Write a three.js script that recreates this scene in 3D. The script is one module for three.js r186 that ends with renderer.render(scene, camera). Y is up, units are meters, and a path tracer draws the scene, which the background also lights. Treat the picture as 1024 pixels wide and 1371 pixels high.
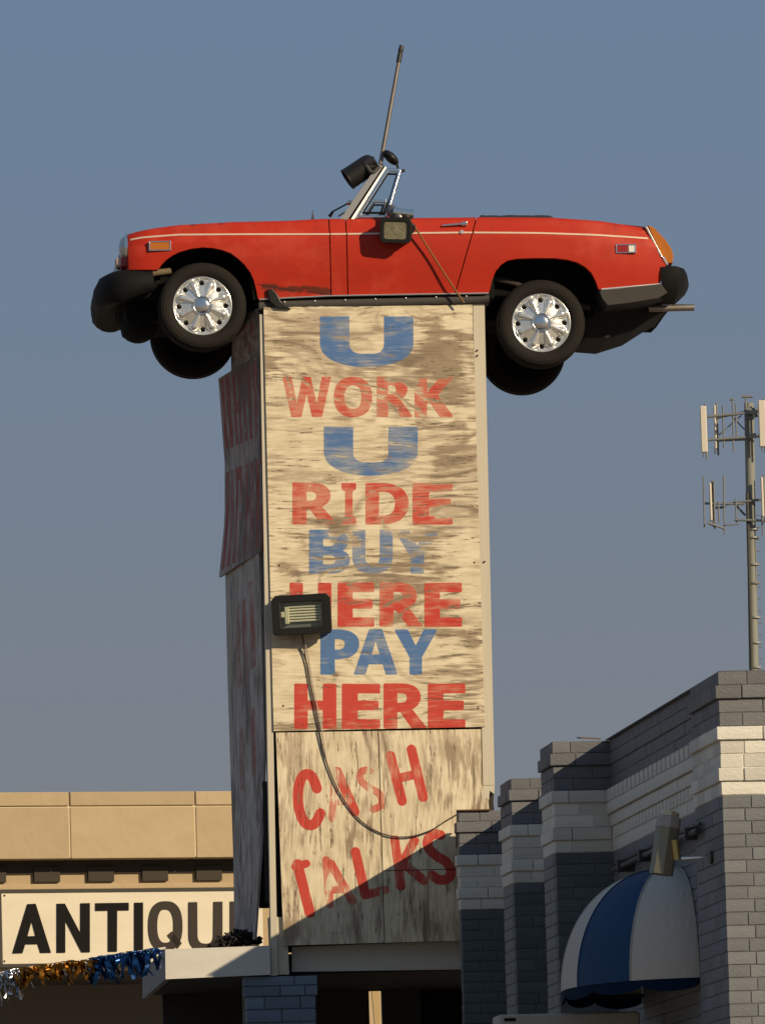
import * as THREE from 'three';
import { mergeGeometries, toCreasedNormals } from 'three/addons/utils/BufferGeometryUtils.js';
import { RoundedBoxGeometry } from 'three/addons/geometries/RoundedBoxGeometry.js';

// ------------------------------------------------------------------ camera, sky, sun, exposure
const scene = new THREE.Scene();
const F = 9400, CX = 512, CY = 685.5, D2R = Math.PI / 180;
const camera = new THREE.PerspectiveCamera(2 * Math.atan(CY / F) / D2R, 1024 / 1371, 1, 3000);
camera.position.set(0, 1.6, 0);
camera.rotation.order = 'YXZ';
camera.rotation.set(Math.atan((1780 - CY) / F), 0, -0.029);
camera.updateMatrixWorld(true);
const renderer = new THREE.WebGLRenderer({ antialias: true });
renderer.toneMapping = THREE.LinearToneMapping;
renderer.toneMappingExposure = 1;
renderer.shadowMap.enabled = true;
{
  const W = 256, H = 512, d = new Float32Array(W * H * 4);
  for (let j = 0; j < H; j++) {
    const deg = ((j + 0.5) / H - 0.5) * 180, sm = (a, b, x) => { const t = Math.min(1, Math.max(0, (x - a) / (b - a))); return t * t * (3 - 2 * t); };
    const low = sm(0, 5, deg), mid = sm(3, 11, deg), high = sm(12, 60, deg), mx = (a, b, c, e) => a + (b - a) * low * (1 - mid) + 0 * c + (c - a) * mid * (1 - high) + (e - a) * mid * high;
    for (let i = 0; i < W; i++) {
      const o = (j * W + i) * 4;
      d[o] = mx(0.245, 0.198, 0.149, 0.135); d[o + 1] = mx(0.228, 0.218, 0.217, 0.20); d[o + 2] = mx(0.205, 0.246, 0.318, 0.30);
      d[o + 3] = 1;
    }
  }
  const t = new THREE.DataTexture(d, W, H, THREE.RGBAFormat, THREE.FloatType);
  t.mapping = THREE.EquirectangularReflectionMapping; t.magFilter = THREE.LinearFilter; t.needsUpdate = true;
  scene.background = t; scene.environment = t;
}
const TH = 5.4 * D2R;                                            // the street grid is turned by this angle
const sunLocal = new THREE.Vector3(0.97, 0.60, 1).normalize().applyAxisAngle(new THREE.Vector3(0, 1, 0), TH);
const sun = new THREE.DirectionalLight(new THREE.Color(1, 0.80, 0.54), 4.7);
sun.position.copy(sunLocal).multiplyScalar(80).add(new THREE.Vector3(0, 5, -41));
sun.target.position.set(0, 5, -41);
sun.castShadow = true; sun.shadow.mapSize.set(4096, 4096); sun.shadow.radius = 1.2;
Object.assign(sun.shadow.camera, { left: -45, right: 45, top: 45, bottom: -45, near: 1, far: 260 });
scene.add(sun, sun.target);

// ------------------------------------------------------------------ frames: where a sight line meets a plane of a building or thing
const V3 = (x, y, z) => new THREE.Vector3(x, y, z), UPV = V3(0, 1, 0);
const ray = (px, py) => V3((px - CX) / F, -(py - CY) / F, -1).applyQuaternion(camera.quaternion);
function frameAt(px, py, d, th, baseY = 0) { const r = ray(px, py), o = camera.position.clone().addScaledVector(r, d / -r.z); o.y = baseY; return { o, th }; }
function loc(fr, px, py) { return [camera.position.clone().sub(fr.o).applyAxisAngle(UPV, -fr.th), ray(px, py).applyAxisAngle(UPV, -fr.th)]; }
function hit(fr, px, py, z = 0) { const [c, r] = loc(fr, px, py); return c.addScaledVector(r, (z - c.z) / r.z); }
function hitX(fr, px, py, x = 0) { const [c, r] = loc(fr, px, py); return c.addScaledVector(r, (x - c.x) / r.x); }

// ------------------------------------------------------------------ naming and building helpers
const used = {};
const numbered = (n) => { used[n] = (used[n] ?? -1) + 1; return used[n] ? n + '_' + String(used[n]).padStart(3, '0') : n; };
function thing(name, label, category, fr, group) {
  const o = new THREE.Group(); o.name = numbered(name); o.position.copy(fr.o); o.rotation.y = fr.th;
  o.userData = { label, category }; if (group) o.userData.group = group; scene.add(o); return o;
}
function part(name, geo, m, parent, label) {
  const g = Array.isArray(geo) ? mergeGeometries(geo.map((q) => { const r = q.index ? q.toNonIndexed() : q.clone(); for (const k of Object.keys(r.attributes)) if (!['position', 'normal', 'uv'].includes(k)) r.deleteAttribute(k); return r; })) : geo;
  const o = new THREE.Mesh(g, m); o.name = name; o.castShadow = o.receiveShadow = true;
  if (label) o.userData.label = label;
  parent.add(o); return o;
}
const sub = (name, parent, p) => { const g = new THREE.Group(); g.name = name; if (p) g.position.copy(p); parent.add(g); return g; };
let seed = 7; const rnd = () => { seed |= 0; seed = seed + 0x6D2B79F5 | 0; let t = Math.imul(seed ^ seed >>> 15, 1 | seed); t = t + Math.imul(t ^ t >>> 7, 61 | t) ^ t; return ((t ^ t >>> 14) >>> 0) / 4294967296; };
const rr = (a, b) => a + (b - a) * rnd();
const lerp = (a, b, t) => a + (b - a) * t, clamp = (x, a = 0, b = 1) => Math.min(b, Math.max(a, x)), sst = (a, b, x) => { const t = clamp((x - a) / (b - a)); return t * t * (3 - 2 * t); };
const box = (x0, x1, y0, y1, z0, z1, r = 0) => { const a = Math.abs(x1 - x0), b = Math.abs(y1 - y0), c = Math.abs(z1 - z0); const g = r ? new RoundedBoxGeometry(a, b, c, 2, Math.min(r, a / 2.01, b / 2.01, c / 2.01)) : new THREE.BoxGeometry(a, b, c); g.translate((x0 + x1) / 2, (y0 + y1) / 2, (z0 + z1) / 2); return g; };
const tube = (pts, r, seg = 40, rad = 8) => new THREE.TubeGeometry(pts.length > 2 ? new THREE.CatmullRomCurve3(pts) : new THREE.LineCurve3(pts[0], pts[1]), pts.length > 2 ? seg : 1, r, rad);
function rod(a, b, r, r2 = r, n = 10) { const g = new THREE.CylinderGeometry(r2, r, a.distanceTo(b), n); g.applyQuaternion(new THREE.Quaternion().setFromUnitVectors(UPV, b.clone().sub(a).normalize())); const m = a.clone().add(b).multiplyScalar(0.5); return g.translate(m.x, m.y, m.z); }
function bar(a, b, w, d, r = 0) { const L = a.distanceTo(b), g = r ? new RoundedBoxGeometry(w, L, d, 2, r) : new THREE.BoxGeometry(w, L, d); g.applyQuaternion(new THREE.Quaternion().setFromUnitVectors(UPV, b.clone().sub(a).normalize())); const m = a.clone().add(b).multiplyScalar(0.5); return g.translate(m.x, m.y, m.z); }
// a grid of points rows x cols -> sheet
function sheet(rows, uv, creased = 0) {
  const p = [], t = [], idx = [], n = rows[0].length;
  rows.forEach((row, i) => row.forEach((v, j) => { p.push(v.x, v.y, v.z); const q = uv ? uv(v, i / (rows.length - 1), j / (n - 1)) : [j / (n - 1), i / (rows.length - 1)]; t.push(q[0], q[1]); }));
  for (let i = 0; i + 1 < rows.length; i++) for (let j = 0; j + 1 < n; j++) { const a = i * n + j; idx.push(a, a + 1, a + n, a + 1, a + n + 1, a + n); }
  let g = new THREE.BufferGeometry(); g.setAttribute('position', new THREE.Float32BufferAttribute(p, 3)); g.setAttribute('uv', new THREE.Float32BufferAttribute(t, 2)); g.setIndex(idx); g.computeVertexNormals();
  if (creased) g = toCreasedNormals(g, creased);
  return g;
}
// a slab with a given outline of four corners (each with a front point) and a thickness vector
function slab(rows, thick, uv) {
  const back = rows.map((r) => r.map((v) => v.clone().add(thick)));
  const R = rows.length - 1, C = rows[0].length - 1;
  const loop = []; for (let j = 0; j <= C; j++) loop.push([0, j]); for (let i = 1; i <= R; i++) loop.push([i, C]); for (let j = C - 1; j >= 0; j--) loop.push([R, j]); for (let i = R - 1; i >= 0; i--) loop.push([i, 0]);
  return [sheet(rows, uv), sheet(back, uv), sheet([loop.map(([i, j]) => rows[i][j]), loop.map(([i, j]) => back[i][j])])];
}
const poly = (pts, x) => { if (x <= pts[0][0]) return pts[0][1]; for (let i = 1; i < pts.length; i++) if (x <= pts[i][0]) { const [a, b] = pts[i - 1], [c, d] = pts[i]; return c === a ? d : b + (d - b) * (x - a) / (c - a); } return pts[pts.length - 1][1]; };

// ------------------------------------------------------------------ noise and textures
const hsh = (x, y, s) => { let h = Math.imul(x, 374761393) + Math.imul(y, 668265263) + Math.imul(s, 974634529) | 0; h = Math.imul(h ^ h >>> 13, 1274126177); return ((h ^ h >>> 16) >>> 0) / 4294967296; };
const vn = (x, y, s = 0) => { const i = Math.floor(x), j = Math.floor(y), u = x - i, v = y - j, a = u * u * (3 - 2 * u), b = v * v * (3 - 2 * v); return lerp(lerp(hsh(i, j, s), hsh(i + 1, j, s), a), lerp(hsh(i, j + 1, s), hsh(i + 1, j + 1, s), a), b); };
const fbm = (x, y, s = 0, o = 4) => { let t = 0, a = 0.5, n = 0; for (let k = 0; k < o; k++) { t += a * vn(x, y, s + k * 17); n += a; x = x * 2.03 + 5.1; y = y * 2.03 + 1.7; a *= 0.5; } return t / n; };
const mix3 = (a, b, t) => [lerp(a[0], b[0], t), lerp(a[1], b[1], t), lerp(a[2], b[2], t)];
const enc = (c) => 255 * (c <= 0.0031308 ? 12.92 * c : 1.055 * Math.pow(c, 1 / 2.4) - 0.055);
function tex(W, H, fn, srgb = true) {            // fn(u, v) with v up, linear colour (or one grey number)
  const d = new Uint8Array(W * H * 4);
  for (let j = 0; j < H; j++) for (let i = 0; i < W; i++) {
    let c = fn((i + 0.5) / W, (j + 0.5) / H); if (typeof c === 'number') c = [c, c, c];
    const o = (j * W + i) * 4; for (let k = 0; k < 3; k++) d[o + k] = clamp(srgb ? enc(clamp(c[k])) : 255 * clamp(c[k]), 0, 255); d[o + 3] = 255;
  }
  const t = new THREE.DataTexture(d, W, H); if (srgb) t.colorSpace = THREE.SRGBColorSpace; t.magFilter = THREE.LinearFilter; t.minFilter = THREE.LinearMipmapLinearFilter; t.generateMipmaps = true; t.wrapS = t.wrapT = THREE.RepeatWrapping; t.needsUpdate = true; return t;
}
const C = (r, g, b) => new THREE.Color().setRGB(r, g, b);
const std = (color, roughness = 0.8, extra = {}) => new THREE.MeshStandardMaterial({ color, roughness, side: THREE.DoubleSide, ...extra });
// grain that is the same everywhere: patches and specks of tone round 1
const grain = (s, lo, hi, fx = 6, fy = 6) => tex(256, 256, (u, v) => { const n = 0.6 * fbmT(u * fx, v * fy, s, fx, fy) + 0.4 * hsh(Math.floor(u * 256), Math.floor(v * 256), s); return lerp(lo, hi, n); });
function fbmT(x, y, s, px, py) { let t = 0, a = 0.5, n = 0; for (let k = 0; k < 4; k++) { const w = (q, m) => ((q % m) + m) % m; const i = Math.floor(x), j = Math.floor(y), u = x - i, v = y - j, e = u * u * (3 - 2 * u), f = v * v * (3 - 2 * v); t += a * lerp(lerp(hsh(w(i, px), w(j, py), s + k), hsh(w(i + 1, px), w(j, py), s + k), e), lerp(hsh(w(i, px), w(j + 1, py), s + k), hsh(w(i + 1, px), w(j + 1, py), s + k), e), f); n += a; x *= 2; y *= 2; px *= 2; py *= 2; a *= 0.5; } return t / n; }
const grainA = grain(3, 0.78, 1.0), grainB = grain(11, 0.55, 1.0, 5, 9);
const grainBump = tex(256, 256, (u, v) => fbmT(u * 16, v * 16, 5, 16, 16), false);

const M = {
  rubber: new THREE.MeshPhysicalMaterial({ color: C(0.005, 0.005, 0.005), roughness: 0.7, specularIntensity: 0.4, side: THREE.DoubleSide }), black: new THREE.MeshPhysicalMaterial({ color: C(0.006, 0.006, 0.006), roughness: 0.9, specularIntensity: 0.3, side: THREE.DoubleSide }), blackPlastic: new THREE.MeshPhysicalMaterial({ color: C(0.010, 0.010, 0.009), roughness: 0.45, specularIntensity: 0.7, side: THREE.DoubleSide }),
  chrome: std(C(0.82, 0.82, 0.80), 0.18, { metalness: 1 }), alu: std(C(0.72, 0.70, 0.66), 0.32, { metalness: 0.75 }),
  hub: std(C(0.84, 0.84, 0.80), 0.22, { metalness: 0.78 }), hole: std(C(0.01, 0.008, 0.008), 0.9),
  sill: std(C(0.045, 0.04, 0.036), 0.7), glass: new THREE.MeshPhysicalMaterial({ color: C(0.93, 0.96, 0.95), roughness: 0.03, transmission: 1, thickness: 0, ior: 1.5, side: THREE.DoubleSide }),
  amber: std(C(0.42, 0.13, 0.012), 0.3), redLens: std(C(0.3, 0.02, 0.02), 0.25), clearLens: std(C(0.75, 0.74, 0.68), 0.2), cream: std(C(0.62, 0.52, 0.36), 0.7, { map: grainA }),
  trimPaint: std(C(0.60, 0.55, 0.43), 0.75, { map: grainA }), white: std(C(0.68, 0.66, 0.60), 0.75, { map: grainA }), rust: std(C(0.16, 0.07, 0.035), 0.9, { map: grainB }),
  brown: std(C(0.13, 0.07, 0.03), 0.85), cable: std(C(0.06, 0.035, 0.026), 0.7), galv: std(C(0.30, 0.31, 0.30), 0.6, { metalness: 0.3, map: grainA }), darkMetal: std(C(0.045, 0.045, 0.045), 0.55, { metalness: 0.4 }),
};

// ================================================================== GROUND
{
  const g = new THREE.PlaneGeometry(2400, 2400); g.rotateX(-Math.PI / 2); const uv = g.attributes.uv; for (let i = 0; i < uv.count; i++) uv.setXY(i, uv.getX(i) * 600, uv.getY(i) * 600);
  const m = new THREE.Mesh(g, std(C(0.31, 0.26, 0.20), 0.95, { map: grainB })); m.name = 'ground'; m.userData = { kind: 'structure', label: 'grey paved ground around the buildings' }; m.receiveShadow = true; scene.add(m);
}

// ================================================================== SIGN TOWER
const T = frameAt(505, 700, 41, TH);
{ const base = hit(T, 440, 1306, 0); T.o.y = base.y; }
const tp = (px, py, z = 0) => hit(T, px, py, z);
const letterCanvas = (W, H) => { const c = document.createElement('canvas'); c.width = W; c.height = H; return c.getContext('2d'); };
const tower = thing('sign_tower', 'tall weathered plywood sign tower with red and blue hand painted lettering', 'sign', T);
const inkOf = (c, a) => c === '#f00' ? `rgb(255,${Math.round(a * 255)},0)` : `rgb(0,${Math.round(a * 255)},255)`;
const RED = [0.50, 0.035, 0.022], BLUE = [0.055, 0.15, 0.36];
function bounds(q) { const xs = q.map((p) => p.x), ys = q.map((p) => p.y); return [Math.min(...xs), Math.max(...xs), Math.min(...ys), Math.max(...ys)]; }
// plywood whose paint is worn off along the grain; letters come from the mask: red channel red paint, blue channel blue paint, alpha how well the paint held
function plyTexture(W, H, wm, hm, mask, vertical, sd, wearBias, tint = [1, 1, 1], dirt = []) {
  const img = mask ? mask.getImageData(0, 0, W, H).data : null, bump = new Float32Array(W * H);
  const map = tex(W, H, (u, v) => {
    let x = u * wm, y = v * hm; const X = x, Y = y; if (vertical) [x, y] = [y, x];
    const wob = fbm(x * 0.9, y * 2.4, sd, 2), yy = y + 0.10 * (wob - 0.5) + 0.012 * fbm(x * 4, y * 9, sd + 2, 2);
    const field = (vertical ? 4 : 11) * wob + y * (vertical ? 7 : 2.5) + 0.35 * fbm(x * 4, y * 12, sd + 3, 3), ringA = 0.5 + 0.5 * Math.sin(field * 6.283 * 1.15), late = Math.pow(ringA, 2.2);
    const streak = fbm(x * 5.5, yy * 44, sd + 5, 5), hair = fbm(x * 13, yy * 120, sd + 7, 4), fine = vn(x * 30, yy * 300, sd + 9), patch = fbm(x * 2.6, y * 4.6, sd + 13, 5), big = fbm(x * 1.5 + 7, y * 1.9, sd + 15, 4), blotch = fbm(X * 10, Y * 10, sd + 21, 5), spot = fbm(X * 2.8, Y * 3.2, sd + 27, 5);
    const w = 0.40 * patch + 0.46 * streak + 0.10 * late + 0.38 * big + 0.22 * blotch + 0.30 * hair + wearBias + dirt.reduce((t, [dx, dy, rx, ry, k]) => Math.max(t, k * Math.exp(-(((X - dx) / rx) ** 2) - ((Y - dy) / ry) ** 2)), 0), wear = sst(0.86, 1.06, w), deep = sst(0.96, 1.20, w + 0.80 * (spot - 0.5));
    let c = mix3([0.76, 0.675, 0.49], [0.50, 0.42, 0.275], sst(0.15, 0.85, 0.45 * blotch + 0.55 * hair));
    c = mix3(c, mix3([0.38, 0.30, 0.21], [0.52, 0.43, 0.305], 0.4 * fine + 0.6 * hair), wear * 0.85);
    c = mix3(c, mix3([0.17, 0.13, 0.085], [0.33, 0.25, 0.16], 0.4 * fine + 0.6 * blotch), deep * 0.8);
    const crack = sst(0.655, 0.70, 0.34 * fine + 0.36 * hair + 0.32 * streak) * sst(0.44, 0.56, fbm(x * 5, y * 14, sd + 35, 3) + 0.10 * wear);
    const line = sst(0.86, 1.0, ringA) * sst(0.45, 0.62, fbm(x * 2.4, y * 6, sd + 33, 3));
    c = mix3(c, [0.14, 0.10, 0.065], Math.max(crack * 0.75, line * (0.22 + 0.22 * wear)));
    let h = 0.6 - 0.45 * wear - 0.6 * crack - 0.2 * line;
    if (img) {
      const o = ((H - 1 - Math.floor(v * H)) * W + Math.floor(u * W)) * 4, a = img[o + 1] / 255;
      if (img[o + 3] > 127) {
        const red = img[o] > img[o + 2], lw = 0.26 * fbm(x * 8, yy * 42, sd + 41, 5) + 0.30 * hair + 0.24 * fbm(X * 16, Y * 20, sd + 43, 5) + 0.20 * patch + 0.12 * late + 0.14 * big;
        const keep = sst(0.19, 0.27, 0.25 + a * 0.98 - lw - 0.35 * crack - 0.16 * line * wear);
        const thin = sst(0.06, -0.28, a * 0.98 - lw - 0.26 + 0.7 * (hair - 0.5) + 0.3 * (blotch - 0.5)), col = red ? mix3(RED, [0.52, 0.17, 0.10], thin * 0.55) : mix3(BLUE, [0.15, 0.21, 0.31], thin * 0.8);
        c = mix3(c, col, keep * (0.96 - 0.2 * thin)); h += 0.18 * keep;
      }
    }
    bump[Math.floor(v * H) * W + Math.floor(u * W)] = h;
    return c;
  });
  const bm = tex(W, H, (u, v) => clamp(bump[Math.floor(v * H) * W + Math.floor(u * W)] * 0.7 + 0.3), false);
  return std(C(...tint), 0.85, { map, bumpMap: bm, bumpScale: 0.004 });
}
const UP = [tp(353, 411, 0.02), tp(632, 407.5, 0.02), tp(366.5, 979, 0.02), tp(649, 973, 0.02)], UB = bounds(UP);
const LP = [tp(369.5, 981, 0.012), tp(648, 976, 0.012), tp(380, 1266, 0.012), tp(662, 1258, 0.012)], LB = bounds(LP);
function px2(B, W, H, z) { return (px, py) => { const q = tp(px, py, z); return [(q.x - B[0]) / (B[1] - B[0]) * W, (B[3] - q.y) / (B[3] - B[2]) * H]; }; }
{
  const W = 1024, H = 2048, g = letterCanvas(W, H), at = px2(UB, W, H, 0.02);
  const R = (cx, cy) => at(280 + cx * 0.3906, 390 + cy * 0.3906), R2 = (cx, cy) => at(280 + cx * 0.3906, 740 + cy * 0.3906);
  const put = (ch, q, x0, x1, y0, y1, col, a, sk = 0) => {
    const [ax, ay] = q(x0, y0), [bx, by] = q(x1, y0), [ex, ey] = q(x0, y1); col = inkOf(col, a); g.save(); g.fillStyle = col; g.font = 'bold 200px sans-serif';
    const m = g.measureText(ch), L = -m.actualBoundingBoxLeft, Rr = m.actualBoundingBoxRight, A = m.actualBoundingBoxAscent, Dn = m.actualBoundingBoxDescent, w = Rr - L, h = A + Dn;
    g.setTransform((bx - ax) / w, (by - ay) / w, (ex - ax) / h, (ey - ay) / h, ax, ay); g.strokeStyle = col; g.lineWidth = 7; g.lineJoin = 'round'; g.fillText(ch, -L, A); g.stroke?.call && g.strokeText(ch, -L, A); g.restore();
  };
  const bigU = (q, x0, x1, y0, y1, a) => { const P = (x, y) => q(x, y); g.save(); g.fillStyle = inkOf('#00f', a); g.beginPath(); const sw = 101, mv = (x, y) => { const p = P(x, y); return p; };
    g.moveTo(...mv(x0, y0)); g.lineTo(...mv(x0 + sw, y0)); g.lineTo(...mv(x0 + sw, y1 - 75)); g.quadraticCurveTo(...mv(x0 + sw + 6, y1 - 48), ...mv(x0 + sw + 36, y1 - 46)); g.lineTo(...mv(x1 - sw - 36, y1 - 46)); g.quadraticCurveTo(...mv(x1 - sw - 4, y1 - 48), ...mv(x1 - sw, y1 - 75)); g.lineTo(...mv(x1 - sw, y0)); g.lineTo(...mv(x1, y0));
    g.lineTo(...mv(x1, y1 - 80)); g.bezierCurveTo(...mv(x1 - 2, y1 - 20), ...mv(x1 - 90, y1), ...mv((x0 + x1) / 2, y1)); g.bezierCurveTo(...mv(x0 + 90, y1), ...mv(x0 + 4, y1 - 20), ...mv(x0, y1 - 80)); g.closePath(); g.fill(); g.restore(); };
  bigU(R, 380, 700, 86, 260, 0.86);
  for (const [c, a, b, f] of [['W', 255, 415, 0.72], ['O', 430, 556, 0.70], ['R', 578, 692, 0.67], ['K', 708, 832, 0.66]]) put(c, R, a, b, 296, 428, '#f00', f);
  bigU(R, 393, 715, 464, 632, 0.74);
  for (const [c, a, b, f] of [['R', 290, 432, 0.72], ['I', 456, 502, 0.80], ['D', 540, 680, 0.76], ['E', 702, 830, 0.74]]) put(c, R, a, b, 660, 796, '#f00', f);
  for (const [c, a, b, f] of [['B', 347, 478, 0.72], ['U', 494, 626, 0.70], ['Y', 640, 786, 0.66]]) put(c, R, a, b, 820, 964, '#00f', f);
  for (const [c, a, b, f] of [['H', 280, 415, 0.9], ['E', 445, 562, 0.80], ['R', 588, 727, 0.78], ['E', 742, 862, 0.82]]) put(c, R2, a, b, 106, 250, '#f00', f);
  for (const [c, a, b, f] of [['P', 386, 510, 0.95], ['A', 500, 642, 0.80], ['Y', 640, 776, 0.90]]) put(c, R2, a, b, 266, 414, '#00f', f);
  for (const [c, a, b, f] of [['H', 296, 432, 0.92], ['E', 460, 582, 0.88], ['R', 602, 740, 0.9], ['E', 754, 874, 0.92]]) put(c, R2, a, b, 452, 600, '#f00', f);
  const m = plyTexture(W, H, UB[1] - UB[0], UB[3] - UB[2], g, false, 3, 0.0, [1, 1, 1], [[415, 442, 70, 22, 0.22], [420, 480, 55, 20, 0.16], [600, 440, 45, 30, 0.15], [540, 478, 60, 12, 0.16], [480, 500, 90, 14, 0.13], [600, 525, 40, 26, 0.20], [560, 545, 50, 18, 0.14], [615, 600, 36, 34, 0.17], [520, 600, 70, 16, 0.10], [500, 640, 90, 14, 0.14], [600, 660, 40, 26, 0.15], [470, 700, 60, 14, 0.12], [580, 715, 60, 20, 0.15], [430, 760, 50, 12, 0.10], [530, 790, 60, 20, 0.13], [480, 905, 80, 14, 0.10], [370, 418, 20, 14, 0.14]].map(([px, py, rx, ry, k]) => { const q = tp(px, py, 0.02); return [q.x - UB[0], q.y - UB[2], rx / 229, ry / 229, k * 0.85]; }));
  const uv = (v) => [(v.x - UB[0]) / (UB[1] - UB[0]), (v.y - UB[2]) / (UB[3] - UB[2])];
  // ragged top edge of the sheet
  const rows = []; for (let i = 0; i <= 8; i++) { const r = []; for (let j = 0; j <= 40; j++) { const a = UP[0].clone().lerp(UP[1], j / 40), b = UP[2].clone().lerp(UP[3], j / 40); const p = b.lerp(a, i / 8); if (i === 8) p.y -= 0.005 * hsh(j, 1, 9); r.push(p); } rows.push(r); }
  part('plywood_sheet', slab(rows, V3(0, 0, -0.016), uv), m, tower, 'upper plywood sheet reading U WORK U RIDE BUY HERE PAY HERE');
}
{
  const W = 1024, H = 1024, g = letterCanvas(W, H), at = px2(LB, W, H, 0.012), q = (cx, cy) => at(300 + cx * 0.3906, 1000 + cy * 0.3906);
  const stroke = (pts, a, w = 33) => { g.save(); g.strokeStyle = inkOf('#f00', a); g.lineCap = 'round'; g.lineJoin = 'round'; g.lineWidth = w * 0.3906 / 229 / (LB[1] - LB[0]) * W * 0.98; g.beginPath(); pts.forEach((p, i) => { const [x, y] = q(...p); if (!i) g.moveTo(x, y); else if (i < pts.length - 1 && pts.length > 3) { const [nx, ny] = q(...pts[i + 1]); g.quadraticCurveTo(x, y, (x + nx) / 2, (y + ny) / 2); } else g.lineTo(x, y); }); g.stroke(); g.restore(); };
  stroke([[318, 142], [305, 95], [268, 92], [252, 150], [255, 215], [278, 268], [312, 268], [330, 228]], 0.95, 36);
  stroke([[388, 85], [448, 222]], 0.85, 34); stroke([[382, 85], [370, 245]], 0.60, 26); stroke([[376, 190], [428, 186]], 0.60, 24);
  stroke([[500, 82], [470, 76], [462, 112], [495, 140], [538, 160], [545, 200], [512, 214]], 0.63, 26);
  stroke([[570, 30], [610, 185]], 0.90, 34); stroke([[642, 8], [682, 172]], 0.92, 34); stroke([[588, 110], [662, 92]], 0.86, 32);
  stroke([[252, 402], [294, 568]], 0.95, 36); stroke([[244, 410], [282, 400]], 0.9, 28);
  stroke([[350, 388], [362, 540]], 0.68, 28); stroke([[366, 400], [440, 528]], 0.76, 30); stroke([[362, 492], [418, 486]], 0.64, 26);
  stroke([[450, 360], [484, 505]], 0.92, 34); stroke([[484, 508], [552, 490]], 0.78, 30);
  stroke([[585, 318], [606, 478]], 0.86, 32); stroke([[604, 410], [652, 322]], 0.84, 32); stroke([[618, 402], [684, 458]], 0.88, 32);
  stroke([[742, 302], [712, 292], [690, 335], [722, 372], [772, 398], [780, 448], [738, 460], [712, 440]], 0.92, 34);
  const m = plyTexture(W, H, LB[1] - LB[0], LB[3] - LB[2], g, true, 71, 0.0, [1, 1, 1], [[395, 1010, 22, 34, 0.2], [425, 1060, 18, 60, 0.16], [505, 1000, 24, 40, 0.18], [600, 1000, 30, 20, 0.16], [640, 1030, 10, 50, 0.14], [480, 1080, 20, 50, 0.12], [385, 1245, 14, 30, 0.2], [480, 1240, 30, 26, 0.14], [575, 1235, 30, 24, 0.14]].map(([px, py, rx, ry, k]) => { const q = tp(px, py, 0.012); return [q.x - LB[0], q.y - LB[2], rx / 229, ry / 229, k]; })), uv = (v) => [(v.x - LB[0]) / (LB[1] - LB[0]), (v.y - LB[2]) / (LB[3] - LB[2])];
  const seam = tp(510, 1100, 0.012).x, seam2 = tp(566, 1000, 0.012).x, rowY = tp(512, 1166, 0.012).y;
  const xl = (y) => lerp(LP[2].x, LP[0].x, (y - LP[2].y) / (LP[0].y - LP[2].y)), xr = (y) => lerp(LP[3].x, LP[1].x, (y - LP[3].y) / (LP[1].y - LP[3].y)), yt = (x) => lerp(LP[0].y, LP[1].y, (x - LP[0].x) / (LP[1].x - LP[0].x)), yb = (x) => lerp(LP[2].y, LP[3].y, (x - LP[2].x) / (LP[3].x - LP[2].x));
  const board = (fx0, fx1, fy0, fy1, z) => { const rows = []; for (let i = 0; i <= 6; i++) { const r = []; for (let j = 0; j <= 6; j++) { const x0 = fx0(lerp(LP[2].y, LP[0].y, i / 6)), x1 = fx1(lerp(LP[2].y, LP[0].y, i / 6)), x = lerp(x0, x1, j / 6); r.push(V3(x, lerp(fy0(x), fy1(x), i / 6), z)); } rows.push(r); } return slab(rows, V3(0, 0, -0.014), uv); };
  const k = (c) => () => c;
  part('plywood_board', board(xl, k(seam - 0.003), yb, yt, 0.012), m, tower, 'lower left board with the letters C and T');
  part('plywood_board', board(k(seam + 0.003), xr, k(rowY + 0.003), yt, 0.009), m, tower, 'lower right board with a red letter H');
  part('plywood_board', board(k(seam + 0.002), xr, yb, k(rowY - 0.002), 0.014), m, tower, 'bottom right board with the letters K and S');
}
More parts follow.
